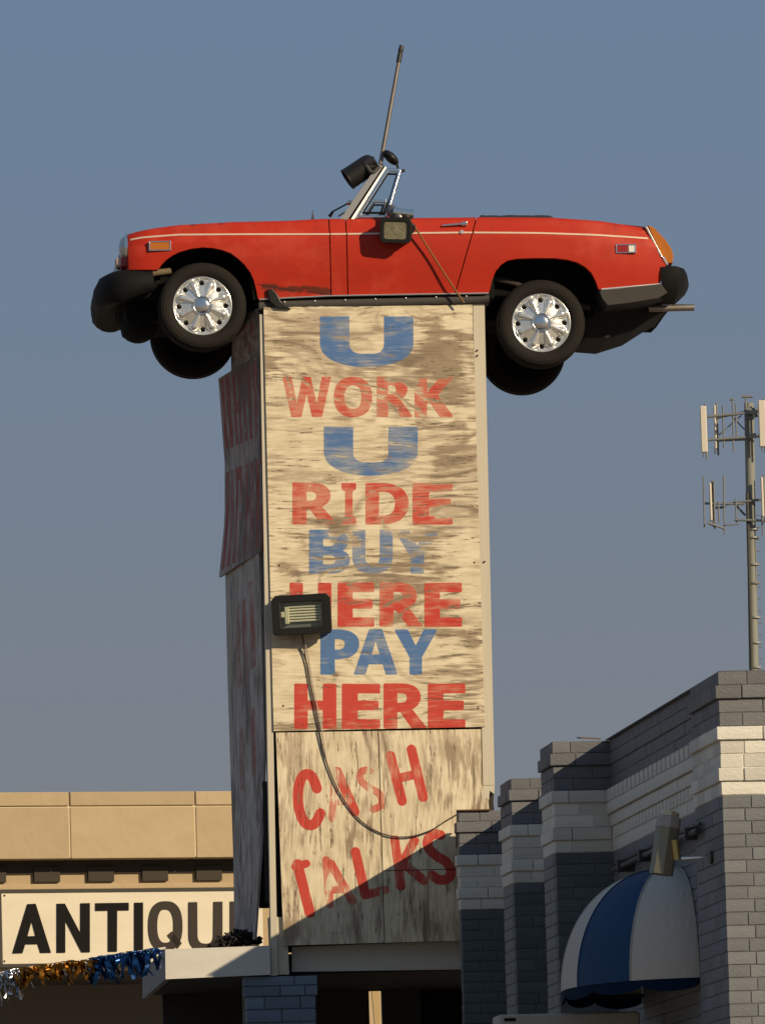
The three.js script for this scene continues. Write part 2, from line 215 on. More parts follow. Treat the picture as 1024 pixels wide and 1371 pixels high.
{ // edge boards and core
  const a = tp(347.5, 410), b = tp(375, 1306), cR = tp(632.6, 406), dR = tp(648, 404.5), eR = tp(662, 1090);
  const strip = (p, q, w, z0, z1) => { const rows = []; for (let i = 0; i <= 20; i++) { const c = p.clone().lerp(q, i / 20); rows.push([V3(c.x, c.y, z1), V3(c.x + w, c.y, z1)]); } return slab(rows, V3(0, 0, z0 - z1)); };
  part('edge_board', strip(V3(a.x, a.y - 0.05, 0), V3(b.x - 0.05, b.y, 0), 0.036, -0.07, 0.008), M.trimPaint, tower);
  part('corner_post', strip(V3(tp(360, 1228).x, tp(360, 1228).y, 0), V3(tp(363.5, 1305).x, tp(363.5, 1305).y, 0), 0.105, -0.10, -0.012), M.trimPaint, tower);
  const w = dR.x - cR.x;
  part('edge_board', strip(cR, V3(eR.x - w + 0.004, eR.y + 0.17, 0), w, -0.05, 0.013), M.trimPaint, tower);
  // the rotted lower end of the right edge board
  const sp = [], e0 = V3(eR.x - w + 0.004, eR.y + 0.17, 0); const sh = new THREE.Shape(); sh.moveTo(0, 0); sh.lineTo(w, 0); sh.lineTo(w - 0.004, -0.05); sh.lineTo(w - 0.03, -0.03); sh.lineTo(w - 0.036, -0.085); sh.lineTo(w - 0.055, -0.07); sh.lineTo(w - 0.06, -0.14); sh.lineTo(0.008, -0.16); sh.closePath();
  const sg = new THREE.ExtrudeGeometry(sh, { depth: 0.05, bevelEnabled: false }); sg.translate(e0.x, e0.y - 0.002, -0.04); part('edge_board_end', sg, M.trimPaint, tower);
  const sh2 = new THREE.Shape(); sh2.moveTo(0, 0); sh2.lineTo(0.05, 0.02); sh2.lineTo(0.046, 0.06); sh2.lineTo(0.05, 0.13); sh2.lineTo(0.033, 0.16); sh2.lineTo(0.03, 0.1); sh2.lineTo(0.018, 0.09); sh2.closePath();
  const s2 = new THREE.ExtrudeGeometry(sh2, { depth: 0.02, bevelEnabled: false }), q = tp(650, 1089, -0.06); s2.translate(q.x, q.y, -0.07); part('rotten_splinter', s2, std(C(0.035, 0.025, 0.02), 0.95), tower, 'dark rotten splinter at the lower right edge');
  const top = tp(500, 411).y, x0 = tp(352, 411).x + 0.02, x1 = tp(640, 411).x;
  part('frame_core', [box(x0 + 0.02, x1 - 0.01, tp(500, 1258).y, top - 0.01, -1.2, -0.075), box(tp(353, 1100, -0.08).x, x0 + 0.019, tp(345, 1208).y, tp(345, 1045).y, -0.6, -0.08)], std(C(0.03, 0.026, 0.022), 0.95), tower);
  part('top_ledge', [box(x0 - 0.01, x1 + 0.02, top - 0.012, top + 0.006, -1.28, 0.012)], M.rust, tower);
  // rusty screw heads on the right edge board and sheets
  for (const [px, py] of [[639, 469], [639, 476], [648.6, 752], [372, 831.6], [374, 757], [635, 753], [379.5, 945], [640, 948]]) { const p = tp(px, py, 0.022); const s = new THREE.SphereGeometry(0.006, 8, 6); s.translate(p.x, p.y, p.z - 0.002); part('screw_head', s, M.rust, tower); }
}
{ // loose side panels
  const W = 512, H = 1024;
  const g = letterCanvas(W, H); g.fillStyle = '#f00';
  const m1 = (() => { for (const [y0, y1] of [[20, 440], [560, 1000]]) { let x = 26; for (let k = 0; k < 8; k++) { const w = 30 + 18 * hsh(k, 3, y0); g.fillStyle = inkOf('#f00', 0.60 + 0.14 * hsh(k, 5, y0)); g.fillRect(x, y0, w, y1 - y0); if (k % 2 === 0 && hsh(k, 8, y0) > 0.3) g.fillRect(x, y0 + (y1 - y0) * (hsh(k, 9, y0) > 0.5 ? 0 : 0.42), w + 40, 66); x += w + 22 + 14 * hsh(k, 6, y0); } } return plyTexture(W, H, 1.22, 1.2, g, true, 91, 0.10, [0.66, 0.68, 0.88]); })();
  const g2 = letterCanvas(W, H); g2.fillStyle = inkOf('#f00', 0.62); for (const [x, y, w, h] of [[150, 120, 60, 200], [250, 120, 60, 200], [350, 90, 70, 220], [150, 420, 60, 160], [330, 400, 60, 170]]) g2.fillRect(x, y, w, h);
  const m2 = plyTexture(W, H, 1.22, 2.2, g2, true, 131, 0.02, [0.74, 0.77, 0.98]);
  const panel = (near, far, zn, zf, m, label) => { // near, far: lists of [px, py] from bottom to top
    const rows = []; const n = 14, L = (l, t) => { const s = t * (l.length - 1), i = Math.min(l.length - 2, Math.floor(s)); return [lerp(l[i][0], l[i + 1][0], s - i), lerp(l[i][1], l[i + 1][1], s - i)]; };
    for (let i = 0; i <= n; i++) { const a = tp(...L(near, i / n), zn), b = tp(...L(far, i / n), zf), r = []; for (let j = 0; j <= 8; j++) r.push(b.clone().lerp(a, j / 8)); rows.push(r); }
    part('side_panel', slab(rows, V3(0.014, 0, -0.004)), m, tower, label);
  };
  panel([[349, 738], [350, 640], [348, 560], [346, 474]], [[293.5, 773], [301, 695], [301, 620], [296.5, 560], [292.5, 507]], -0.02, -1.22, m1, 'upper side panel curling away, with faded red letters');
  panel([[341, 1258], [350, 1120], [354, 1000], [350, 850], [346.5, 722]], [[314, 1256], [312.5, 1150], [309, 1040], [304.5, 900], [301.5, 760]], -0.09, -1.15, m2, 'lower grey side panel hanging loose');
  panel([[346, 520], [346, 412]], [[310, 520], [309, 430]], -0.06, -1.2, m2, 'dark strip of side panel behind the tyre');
}

// ================================================================== CAR ON TOP
const CTH = 4.3 * D2R;
const CAR = { o: V3(0, 0, 0), th: CTH };
{ const p = tp(500, 409, -0.62), w = p.clone().applyAxisAngle(UPV, TH).add(T.o); CAR.o.copy(w); }
const cp = (px, py, z = 0.66) => hit(CAR, px, py, z);
const car = thing('convertible_car', 'faded orange red open two seat sports car perched on top of the sign tower', 'car', CAR);
{
  const toL = (l, z = 0.66) => l.map(([a, b]) => { const q = cp(a, b, z); return [q.x, q.y]; });
  const TOP = toL([[170, 311], [175, 309], [185, 306.5], [205.5, 302.7], [240, 298.5], [311, 295], [381, 293.6], [437, 290.8], [464, 291], [520, 290.3], [600, 289.5], [638, 289], [742, 289.2], [811, 293.6], [862, 298.6], [895, 303]]);
  const BOTpx = [[170, 359], [175, 360.5], [208, 361.5], [212, 361], [217, 354], [223, 348], [231, 342.5], [240.6, 338], [256, 333.8], [272, 332], [285, 333], [297, 335.5], [309, 340], [318, 346.7], [327, 355], [335.5, 366], [340, 376], [343.5, 389], [345.6, 400], [347.5, 401.4], [380, 399.4], [441, 396.5], [550, 394.6], [654, 393], [655.2, 391], [658, 376.6], [663, 364], [670, 355.5], [679, 350], [691, 347.7], [715, 346.8], [740.6, 346.7], [758, 348.5], [772, 352], [783, 358], [791.6, 366], [797, 375.5], [801.5, 387], [805.7, 388], [845, 384], [883, 379.4], [886, 378.8], [893, 378]];
  const BOT = toL(BOTpx);
  const WID = toL([[170, 0], [900, 0]]).length && [[170, 0.615], [178, 0.632], [195, 0.648], [240, 0.664], [330, 0.682], [520, 0.688], [700, 0.686], [790, 0.67], [850, 0.645], [895, 0.62]].map(([a, b]) => [cp(a, 330).x, b]);
  const YREF = [[cp(170, 311).x, 0]];
  const width = (x, y) => { const t = (poly(TOP, x) - 0.03 - y) / 0.46; const dz = t < 0.22 ? lerp(-0.030, 0, sst(0, 0.22, t)) : -0.034 * sst(0.3, 1.05, t) ** 1.4; return poly(WID, x) + dz; };
  const U = (v) => [(v.x + 1.9) / 3.8, (v.y + 0.1) / 0.75];
  // paint, with chips, grime and the scraped patch low on the front wing
  const inv = (px, py) => { const q = cp(px, py); return U(q); };
  const [sx0, sy0] = inv(345, 397), [sx1, sy1] = inv(442, 376), [hx0, hy0] = inv(225, 304), [hx1, hy1] = inv(345, 293);
  const paintMap = tex(2048, 512, (u, v) => {
    const x = u * 3.8, y = v * 0.75; let c = mix3([0.395, 0.018, 0.004], [0.45, 0.025, 0.006], fbm(x * 2.3, y * 4, 201, 4)); c = mix3(c, [0.50, 0.06, 0.03], 0.45 * sst(0.52, 0.72, 0.6 * fbm(x * 2.2, y * 5, 215, 5) + 0.4 * fbm(x * 14, y * 14, 217, 4))); c = mix3(c, [0.36, 0.022, 0.008], 0.45 * sst(0.5, 0.75, fbm(x * 7, y * 11, 203, 4)));
    const sp = vn(x * 120, y * 120, 207); if (sp > 0.93 && fbm(x * 5, y * 5, 209, 3) > 0.5) c = mix3(c, [0.08, 0.02, 0.012], 0.6);
    const run = sst(0.66, 0.82, 0.6 * fbm(x * 30, y * 2.4, 211, 3) + 0.4 * fbm(x * 9, y * 9, 213, 4)); c = mix3(c, [0.22, 0.03, 0.014], run * 0.55);
    const fu = (u - sx0) / (sx1 - sx0), fv = (v - sy0) / (sy1 - sy0);
    if (fu > -0.02 && fu < 1.02 && fv > -0.1 && fv < 1.1) {
      const edge = lerp(0.72, 0.30, fu) + 0.22 * (fbm(fu * 9, 1, 221, 3) - 0.5), s = sst(0.44, 0.60, 0.6 * fbm(fu * 5, fv * 5, 223, 4) + 0.4 * fbm(fu * 26, fv * 8, 225, 3) + 0.18 * (1 - Math.abs(fv - edge) * 3.2)); if (fu > 0.06) c = mix3(c, [0.045, 0.018, 0.010], s * 0.8 * sst(0.36, 0.12, Math.abs(fv - edge)));
      const ln = Math.abs(fv - (0.86 - 0.8 * Math.pow(fu, 0.8))); if (ln < 0.035) c = mix3(c, [0.03, 0.012, 0.01], 0.8);
    }
    const gu = (u - hx0) / (hx1 - hx0), gv = (v - hy0) / (hy1 - hy0); if (gu > 0 && gu < 1 && gv > 0 && gv < 1.3) { const s = sst(0.60, 0.72, 0.6 * fbm(gu * 8, gv * 3, 231, 4) + 0.4 * fbm(gu * 22, gv * 5, 233, 3)); c = mix3(c, [0.10, 0.02, 0.012], s * 0.8); }
    return c;
  });
  const paint = new THREE.MeshPhysicalMaterial({ map: paintMap, roughness: 0.55, specularIntensity: 0.5, clearcoat: 0.06, clearcoatRoughness: 0.3, side: THREE.DoubleSide, bumpMap: grainBump, bumpScale: 0.0006 });
  const xsOf = (a, b) => { const s = new Set([a, b]); for (const [x] of BOT) if (x > a + 1e-4 && x < b - 1e-4) s.add(x); const l = [...s].sort((p, q) => p - q), out = []; for (let i = 0; i + 1 < l.length; i++) { const n = Math.max(1, Math.ceil((l[i + 1] - l[i]) / 0.03)); for (let k = 0; k < n; k++) out.push(lerp(l[i], l[i + 1], k / n)); } out.push(b); return out; };
  // the side skin between the boundaries L(y) and R(y)
  function skin(L, R, side, inset = 0) {
    const ym = cp(400, 345).y, xs = xsOf(L(ym), R(ym)), cols = xs.map((xn, i) => {
      const f = (xn - xs[0]) / (xs[xs.length - 1] - xs[0]), yb = poly(BOT, xn), yt = poly(TOP, xn) - inset, col = [];
      const X = (y) => lerp(L(y), R(y), f), add = (y, z) => col.push(V3(X(y), y, side * z));
      add(yb + 0.004, width(xn, yb) - 0.05 - inset); add(yb, width(xn, yb) - 0.006 - inset); for (let k = 0; k <= 14; k++) { const y = lerp(yb + 0.003, yt - 0.03, k / 14); add(y, width(X(y), y) - inset); }
      const zs = width(xn, yt - 0.03) - inset; for (let k = 1; k <= 6; k++) { const a = k / 6 * Math.PI / 2; add(yt - 0.03 + 0.03 * Math.sin(a), zs - 0.06 * (1 - Math.cos(a))); } add(yt + 0.002, zs - 0.09);
      return col;
    });
    return sheet(cols, U, 0.6);
  }
  const K = (c) => () => c, X = (px, py = 340) => cp(px, py).x;
  const sA = cp(638.5, 289), sB = cp(609, 393), seam = (o) => (y) => lerp(sB.x, sA.x, clamp((y - sB.y) / (sA.y - sB.y), -0.2, 1.2)) + o;
  const tA = cp(865, 300), tB = cp(885.5, 343), tC = cp(892.3, 354), tD = cp(884, 379), tail = (y) => y > tB.y ? lerp(tB.x, tA.x, clamp((y - tB.y) / (tA.y - tB.y), 0, 1.2)) : y > tC.y ? lerp(tC.x, tB.x, (y - tC.y) / (tB.y - tC.y)) : lerp(tD.x, tC.x, clamp((y - tD.y) / (tC.y - tD.y), -0.2, 1));
  const nose = K(X(172.5)), g = 0.0032, x1 = X(441.8), x2 = X(464.2, 340);
  for (const s of [1, -1]) {
    part('front_wing', skin(nose, K(x1 - g), s), paint, car);
    part('scuttle_side', skin(K(x1 + g), K(x2 - g), s), paint, car);
    part('door', skin(K(x2 + g), seam(-g), s), paint, car);
    part('rear_wing', [skin(seam(g), K(X(654.6)), s), skin(K(X(654.6)), K(X(804)), s), skin(K(X(804)), tail, s)], paint, car);
  }
  const inner = [skin(K(X(176)), seam(0.01), 1, 0.012), skin(seam(0.01), K(X(654)), 1, 0.012), skin(K(X(176)), seam(0.01), -1, 0.012), skin(seam(0.01), K(X(654)), -1, 0.012)];
  // decks
  const deck = (a, b, zf = () => 1) => { const rows = [], n = 26; for (let i = 0; i <= n; i++) { const x = lerp(a, b, i / n), yt = poly(TOP, x), zs = width(x, yt - 0.03) - 0.085, r = []; for (let j = 0; j <= 14; j++) { const s = j / 14 * 2 - 1; r.push(V3(x, yt + 0.001 + 0.018 * (1 - s * s) * zf(x), s * zs)); } rows.push(r); } return sheet(rows, U); };
  part('bonnet', deck(X(172.5), x1 - g), paint, car); part('scuttle', deck(x1 + g, X(468)), paint, car); part('boot_lid', deck(X(641, 289), X(868, 300)), paint, car);
  // nose and tail panels
  const cap = (xf, bow, y0, y1, w0) => { const rows = []; for (let i = 0; i <= 10; i++) { const y = lerp(y0, y1, i / 10), r = []; for (let j = 0; j <= 20; j++) { const s = j / 20 * 2 - 1; r.push(V3(xf(y) + bow * (1 - s ** 4), y, s * (width(xf(y), y) - 0.004))); } rows.push(r); } return sheet(rows, U); };
  part('nose_panel', cap(nose, -0.025, poly(BOT, X(173)), poly(TOP, X(173)) - 0.01), paint, car);
  part('tail_panel', cap(tail, 0.012, tD.y, tA.y), paint, car);
  part('inner_shell', inner, M.black, car);
  // sill with rivets, chrome strips, waist stripe
  const strip = (px0, px1, f, h, th, a = 0) => { const rows = []; for (let i = 0; i <= 60; i++) { const px = lerp(px0, px1, i / 60), q = cp(px, f(px)), r = []; for (const [dy, dz] of [[-h / 2, -0.004], [-h / 2, th], [0, th * 1.4], [h / 2, th], [h / 2, -0.004]]) r.push(V3(q.x, q.y + dy, width(q.x, q.y + dy) + dz)); rows.push(r); } return rows; };
  const stripeY = (px) => poly([[175, 319], [190, 316.6], [240, 313.6], [346, 314], [441, 314.2], [530, 313.2], [620, 312], [720, 312.6], [800, 314.6], [870, 317.8]], px);
  const stripeM = std(C(0.66, 0.50, 0.38), 0.4, { metalness: 0.15 });
  for (const [a, b] of [[175, 441.2], [442.6, 463.4], [465, 631.5], [634, 868]]) part('waist_strip', sheet(strip(a, b, stripeY, 0.0105, 0.003), null, 0.5), stripeM, car);
  part('sill_trim', sheet(strip(347.5, 654, (p) => poly(BOTpx, p) - 0.4, 0.008, 0.006), null, 0.5), M.alu, car);
  part('rear_trim', sheet(strip(805, 884.5, (p) => lerp(387, 379.2, (p - 805) / 79), 0.011, 0.006), null, 0.5), M.alu, car);
  const s0 = cp(347, 402), s1 = cp(655, 394), s2 = cp(347, 414.5), s3 = cp(655, 405.5);
  const silRows = [[0, 0.632], [0.25, 0.648], [0.9, 0.645], [1, 0.62]].map(([t, z]) => { const r = []; for (let j = 0; j <= 10; j++) { const a = s0.clone().lerp(s1, j / 10), b = s2.clone().lerp(s3, j / 10), c = a.lerp(b, t); r.push(V3(c.x, c.y, z)); } return r; });
  const sillR = silRows.map((r) => r.map((v) => V3(v.x, v.y, -v.z))).reverse();
  part('sill', [sheet([...silRows, ...sillR])], M.sill, car);
  for (let i = 0; i < 7; i++) { const q = cp(381 + i * 40.5, lerp(404.4, 396.6, i / 6), 0.648); const s = new THREE.SphereGeometry(0.007, 8, 6); s.translate(q.x, q.y, 0.647); part('rivet', s, M.alu, car); }
  // mud flap / dark torn flap behind the front wheel
  { const q = [cp(359, 389, 0.67), cp(364, 388, 0.67), cp(370, 394, 0.67), cp(376, 405, 0.69), cp(388, 412, 0.70), cp(372, 411, 0.69), cp(362, 402, 0.68)], sh = new THREE.Shape(q.map((p) => new THREE.Vector2(p.x, p.y))), e = new THREE.ExtrudeGeometry(sh, { depth: 0.02, bevelEnabled: true, bevelSize: 0.006, bevelThickness: 0.006, bevelSegments: 2 }); e.translate(0, 0, 0.65); part('torn_flap', e, M.blackPlastic, car); }
  // lower rear quarter, dark
  { const q = [[802, 389], [806, 389.5], [884, 381], [892, 392], [880, 399], [840, 405.5], [813, 408.5], [806, 400]].map(([a, b]) => cp(a, b, 0.63)), sh = new THREE.Shape(q.map((p) => new THREE.Vector2(p.x, p.y))), e = new THREE.ExtrudeGeometry(sh, { depth: 1.26, bevelEnabled: true, bevelSize: 0.004, bevelThickness: 0.008, bevelSegments: 2 }); e.translate(0, 0, -0.63); part('rear_valance', e, std(C(0.05, 0.045, 0.04), 0.75, { map: grainB }), car); }
  // wheel housings and underbody
  const bx = (px0, py0, px1, py1, z0, z1, zr = 0.5) => { const a = cp(px0, py0, zr), b = cp(px1, py1, zr); return box(a.x, b.x, b.y, a.y, z0, z1, 0.02); };
  part('underbody', [bx(178, 318, 352, 392, -0.45, 0.45), bx(340, 320, 660, 404, -0.6, 0.6), bx(650, 318, 880, 392, -0.45, 0.45), bx(206, 345, 350, 372, -0.45, 0.45), bx(168, 372, 330, 425, -0.3, 0.44), bx(158, 366, 215, 402, -0.5, 0.56), bx(650, 380, 800, 420, -0.32, 0.32)], M.black, car);
  { const q = cp(181, 432, 0.3), s = new THREE.SphereGeometry(1, 20, 12); s.scale(0.11, 0.085, 0.34); s.translate(q.x + 0.03, q.y, 0.1); part('sump_guard', s, M.black, car); }
  part('tow_eye', new THREE.TorusGeometry(0.013, 0.004, 8, 16).translate(cp(193, 452, 0.2).x, cp(193, 452, 0.2).y, 0.2), M.darkMetal, car);
  { const q = [[770, 405], [800, 404], [880, 404], [888, 416], [874, 423], [846, 441], [811, 452], [785, 450]].map(([a, b]) => cp(a, b, 0.3)), sh = new THREE.Shape(q.map((p) => new THREE.Vector2(p.x, p.y))), e = new THREE.ExtrudeGeometry(sh, { depth: 0.62, bevelEnabled: true, bevelSize: 0.01, bevelThickness: 0.02, bevelSegments: 2 }); e.translate(0, 0, -0.33); part('fuel_tank', e, std(C(0.025, 0.02, 0.017), 0.85, { map: grainB }), car); }
  { const a = cp(868, 413, 0.36), b = cp(928.5, 411.6, 0.36), pts = [[0.021, 0], [0.021, a.distanceTo(b)], [0.017, a.distanceTo(b)], [0.017, 0.02]].map((p) => new THREE.Vector2(...p)), l = new THREE.LatheGeometry(pts, 20); l.applyQuaternion(new THREE.Quaternion().setFromUnitVectors(UPV, b.clone().sub(a).normalize())); l.translate(a.x, a.y, a.z); part('exhaust_pipe', l, std(C(0.50, 0.44, 0.38), 0.4, { metalness: 0.9, map: grainB }), car); }
  { const a = cp(722, 428, 0.3), b = V3(a.x, a.y, -0.55), axle = [rod(V3(a.x, a.y, 0.55), b, 0.035)]; part('rear_axle', axle, M.black, car); }
  { const pts = [cp(655, 372, 0.5), cp(690, 380, 0.48), cp(735, 402, 0.46), cp(790, 412, 0.46)]; part('leaf_spring', [tube(pts, 0.018, 20), tube(pts.map((p) => V3(p.x, p.y, -p.z)), 0.018, 20)], std(C(0.04, 0.03, 0.024), 0.9), car); }
  part('wing_stay', tube([cp(188, 372, 0.62), cp(206, 366, 0.62), cp(228, 363, 0.58)], 0.02, 10), std(C(0.12, 0.09, 0.05), 0.8), car);
  // rubber bumpers: a section swept round the plan
  function sweep(plan, sec) {
    const nOf = (i) => { const a = plan[Math.max(0, i - 1)], b = plan[Math.min(plan.length - 1, i + 1)], t = new THREE.Vector2(b[0] - a[0], b[1] - a[1]).normalize(); return [t.y, -t.x]; }, mid = plan.length >> 1, sg = Math.sign(nOf(mid)[0] * plan[mid][0]);
    const ytop = Math.max(...sec.map((q) => q[1])); const rows = plan.map(([x, z, k = 1], i) => { const n = nOf(i); return sec.map(([o, y]) => V3(x + n[0] * o * sg, ytop - (ytop - y) * k, z + n[1] * o * sg)); });
    const c0 = rows[0].map(() => rows[0].reduce((s, v) => s.add(v), V3(0, 0, 0)).multiplyScalar(1 / sec.length)), n = rows.length - 1, c1 = rows[n].map(() => rows[n].reduce((s, v) => s.add(v), V3(0, 0, 0)).multiplyScalar(1 / sec.length)); return sheet([c0, ...rows, c1], null, 0.7);
  }
  {
    const xa = X(206, 390), xb = X(168, 390), xc = cp(141, 390, 0.58).x, xd = cp(131, 395, 0.45).x, xe = cp(127, 395, 0.2).x, xf = cp(126, 400, 0).x;
    const half = [[xa, 0.655, 0.66], [lerp(xa, xb, 0.5), 0.665, 0.78], [xb, 0.665, 0.93], [lerp(xb, xc, 0.6), 0.64, 1], [xc, 0.57, 1], [xd, 0.43, 0.98], [xe, 0.22, 0.93], [xf, 0, 0.9]], plan = [...half, ...half.slice(0, -1).reverse().map(([x, z, k]) => [x, -z, k])];
    const yt = cp(180, 360).y, yb = cp(180, 404).y, h = yt - yb, sec = [[-0.14, yt - 0.01], [-0.05, yt], [-0.015, yt - 0.02], [0.006, yt - h * 0.32], [0.012, yt - h * 0.55], [0.004, yt - h * 0.82], [-0.02, yb + 0.004], [-0.07, yb], [-0.14, yb + 0.03], [-0.14, yt - 0.01]];
    part('front_bumper', sweep(plan, sec), M.rubber, car);
  }
  {
    const yt = cp(900, 354.5).y, yb = cp(900, 405).y, h = yt - yb, half = [[X(884), 0.635], [X(896), 0.645], [X(909), 0.635], [cp(917, 380, 0.55).x, 0.55, 0.9], [cp(920.5, 380, 0.35).x, 0.35, 0.66], [cp(921.5, 380, 0).x, 0, 0.5]], plan = [...half, ...half.slice(0, -1).reverse().map(([x, z, k]) => [x, -z, k])];
    const sec = [[0.1, yt - 0.02], [0.03, yt], [0.006, yt - 0.008], [0, yt - h * 0.2], [0.004, yt - h * 0.4], [0.025, yt - h * 0.75], [0.06, yb], [0.1, yb + 0.01], [0.1, yt - 0.02]].map(([o, y]) => [-o, y]);
    part('rear_bumper', sweep(plan, sec), M.rubber, car);
  }
  // lights
  for (const s of [1, -1]) {
    const q = cp(171, 332.5, 0.5), L = (pts) => { const l = new THREE.LatheGeometry(pts.map((p) => new THREE.Vector2(...p)), 28); l.rotateZ(Math.PI / 2); l.translate(q.x, q.y, s * 0.5); return l; };
    const h = sub('headlight', car); part('lens', L([[0, 0.052], [0.03, 0.049], [0.055, 0.038], [0.072, 0.018], [0.076, 0]]), std(C(0.55, 0.56, 0.56), 0.08, { metalness: 0.5 }), h); part('headlight_rim', L([[0.076, 0.018], [0.085, 0.016], [0.09, 0.0], [0.09, -0.04]]), M.chrome, h);
    const t = cp(157, 353, 0.5); part('front_indicator', [new RoundedBoxGeometry(0.05, 0.06, 0.12, 3, 0.02).translate(t.x + 0.012, t.y, s * 0.5)], std(C(0.55, 0.42, 0.36), 0.2), car); part('indicator_base', new RoundedBoxGeometry(0.06, 0.07, 0.13, 2, 0.02).translate(t.x + 0.045, t.y - 0.002, s * 0.5), M.redLens, car);
    // tail lamp: amber wedge with chrome edge
    const P = [[867.5, 302.5], [874, 305], [881, 312.5], [890, 322], [897.5, 333.5], [900, 343], [899, 352], [891.5, 351.5], [886.5, 342.5]].map(([a, b]) => cp(a, b, 0.6)), sh = new THREE.Shape(P.map((p) => new THREE.Vector2(p.x, p.y))), e = new THREE.ExtrudeGeometry(sh, { depth: 0.12, bevelEnabled: true, bevelSize: 0.004, bevelThickness: 0.012, bevelSegments: 3 }); e.translate(0, 0, s > 0 ? 0.475 : -0.607); part('tail_lamp', e, M.amber, car);
    const zz = s * 0.618; part('tail_lamp_rim', [bar(V3(cp(865.6, 301).x, cp(865.6, 301).y, s * 0.604), V3(cp(886.8, 343).x, cp(886.8, 343).y, zz), 0.014, 0.03, 0.005), bar(V3(cp(886.8, 343).x, cp(886.8, 343).y, zz), V3(cp(893, 354).x, cp(893, 354).y, s * 0.61), 0.018, 0.03, 0.005)], M.chrome, car);
  }
  const inset = (px0, px1, py0, py1, m, rim) => { const a = cp(px0, py0, 0.67), b = cp(px1, py1, 0.67), z = width((a.x + b.x) / 2, (a.y + b.y) / 2), o = sub('side_marker', car); part('lens', m.map(([f0, f1, mm]) => box(lerp(a.x, b.x, f0), lerp(a.x, b.x, f1), b.y + 0.007, a.y - 0.007, z - 0.012, z + 0.009, 0.005))[0], m[0][2], o); if (m[1]) part('lens', box(lerp(a.x, b.x, m[1][0]), lerp(a.x, b.x, m[1][1]), b.y + 0.007, a.y - 0.007, z - 0.012, z + 0.009, 0.005), m[1][2], o); part('bezel', [box(a.x, b.x, b.y, b.y + 0.008, z - 0.01, z + 0.012, 0.003), box(a.x, b.x, a.y - 0.008, a.y, z - 0.01, z + 0.012, 0.003), box(a.x, a.x + 0.008, b.y + 0.003, a.y - 0.003, z - 0.01, z + 0.0125, 0.003), box(b.x - 0.008, b.x, b.y + 0.003, a.y - 0.003, z - 0.01, z + 0.0125, 0.003)], rim, o); };
  inset(199.5, 229.5, 322.6, 335.4, [[0.05, 0.95, M.amber]], M.chrome);
  inset(823.8, 851.6, 326.6, 338.4, [[0.06, 0.60, M.redLens], [0.62, 0.94, M.clearLens]], M.chrome);
  // handle, lock, seam of handle
  { const a = cp(592, 301, 0.7), b = cp(626, 298.4, 0.7), w = (x) => width(x, a.y); part('door_handle', [bar(V3(a.x, a.y, w(a.x) + 0.012), V3(b.x, b.y, w(b.x) + 0.02), 0.011, 0.012, 0.004), box(b.x - 0.035, b.x, b.y - 0.013, b.y + 0.011, w(b.x) - 0.01, w(b.x) + 0.02, 0.005)], M.chrome, car); const k = cp(617.6, 311.5), c = new THREE.CylinderGeometry(0.012, 0.013, 0.012, 16); c.rotateX(Math.PI / 2); c.translate(k.x, k.y, width(k.x, k.y) + 0.006); part('door_lock', c, M.alu, car); }
  // tonneau cover, aerial stub, cockpit
  { const a = cp(639, 288, 0.5).x, b = cp(744, 289, 0.5).x, y = poly(TOP, X(690)), rows = []; for (let i = 0; i <= 30; i++) { const x = lerp(a, b, i / 30), r = [], hgt = 0.020 * sst(0, 0.03, i / 30) * sst(1.0, 0.9, i / 30) + 0.004 * fbm(i * 0.5, 2, 77, 3); for (let j = 0; j <= 20; j++) { const s = j / 20 * 2 - 1; r.push(V3(x, poly(TOP, x) - 0.004 + (hgt + 0.006 * fbm(i * 0.7, j * 0.9, 78, 2)) * sst(1, 0.97, Math.abs(s)), s * 0.615)); } rows.push(r); } part('tonneau_cover', sheet(rows), std(C(0.02, 0.02, 0.022), 0.8), car); }
  part('cockpit_tub', [box(X(470), X(640, 300), cp(500, 392).y, cp(500, 380).y, -0.58, 0.58), box(X(625), X(640, 300), cp(500, 380).y, cp(500, 296).y, -0.57, 0.57), box(X(468), X(474), cp(500, 380).y, cp(500, 294).y, -0.57, 0.57)], M.black, car);
  { const q = cp(419, 294, 0.45); part('washer_jet', [rod(q, V3(q.x, q.y + 0.03, q.z), 0.009, 0.005), rod(V3(q.x, q.y + 0.03, q.z), V3(q.x, q.y + 0.055, q.z), 0.0025)], M.darkMetal, car); }
  // windscreen
  const W0a = cp(453, 297, 0.63), W0b = cp(471.5, 297, 0.63), W1a = cp(506.6, 219.6, 0.56), W1b = cp(517.5, 224.2, 0.56);
  const ws = sub('windscreen', car);
  for (const s of [1, -1]) { const f = (v, dz) => V3(v.x, v.y, s * (v.z + dz)); const mid = (a, b, t) => a.clone().lerp(b, t); part('pillar', [...slab([[f(W0a, 0), f(mid(W0a, W0b, 0.58), 0.006)], [f(W1a, 0), f(mid(W1a, W1b, 0.58), 0.006)]], V3(0, 0, -s * 0.03)), ...slab([[f(mid(W0a, W0b, 0.80), 0.004), f(W0b, 0.0)], [f(mid(W1a, W1b, 0.80), 0.004), f(W1b, 0.0)]], V3(0, 0, -s * 0.03))], std(C(0.50, 0.47, 0.41), 0.42, { metalness: 0.7 }), ws); part('pillar_seal', slab([[f(mid(W0a, W0b, 0.56), -0.002), f(mid(W0a, W0b, 0.82), -0.002)], [f(mid(W1a, W1b, 0.56), -0.002), f(mid(W1a, W1b, 0.82), -0.002)]], V3(0, 0, -s * 0.02)), M.black, ws); }
  const bow = (a, t) => V3(a.x - 0.05 * (1 - t * t), a.y + 0.012 * (1 - t * t), t * a.z), N = 16;
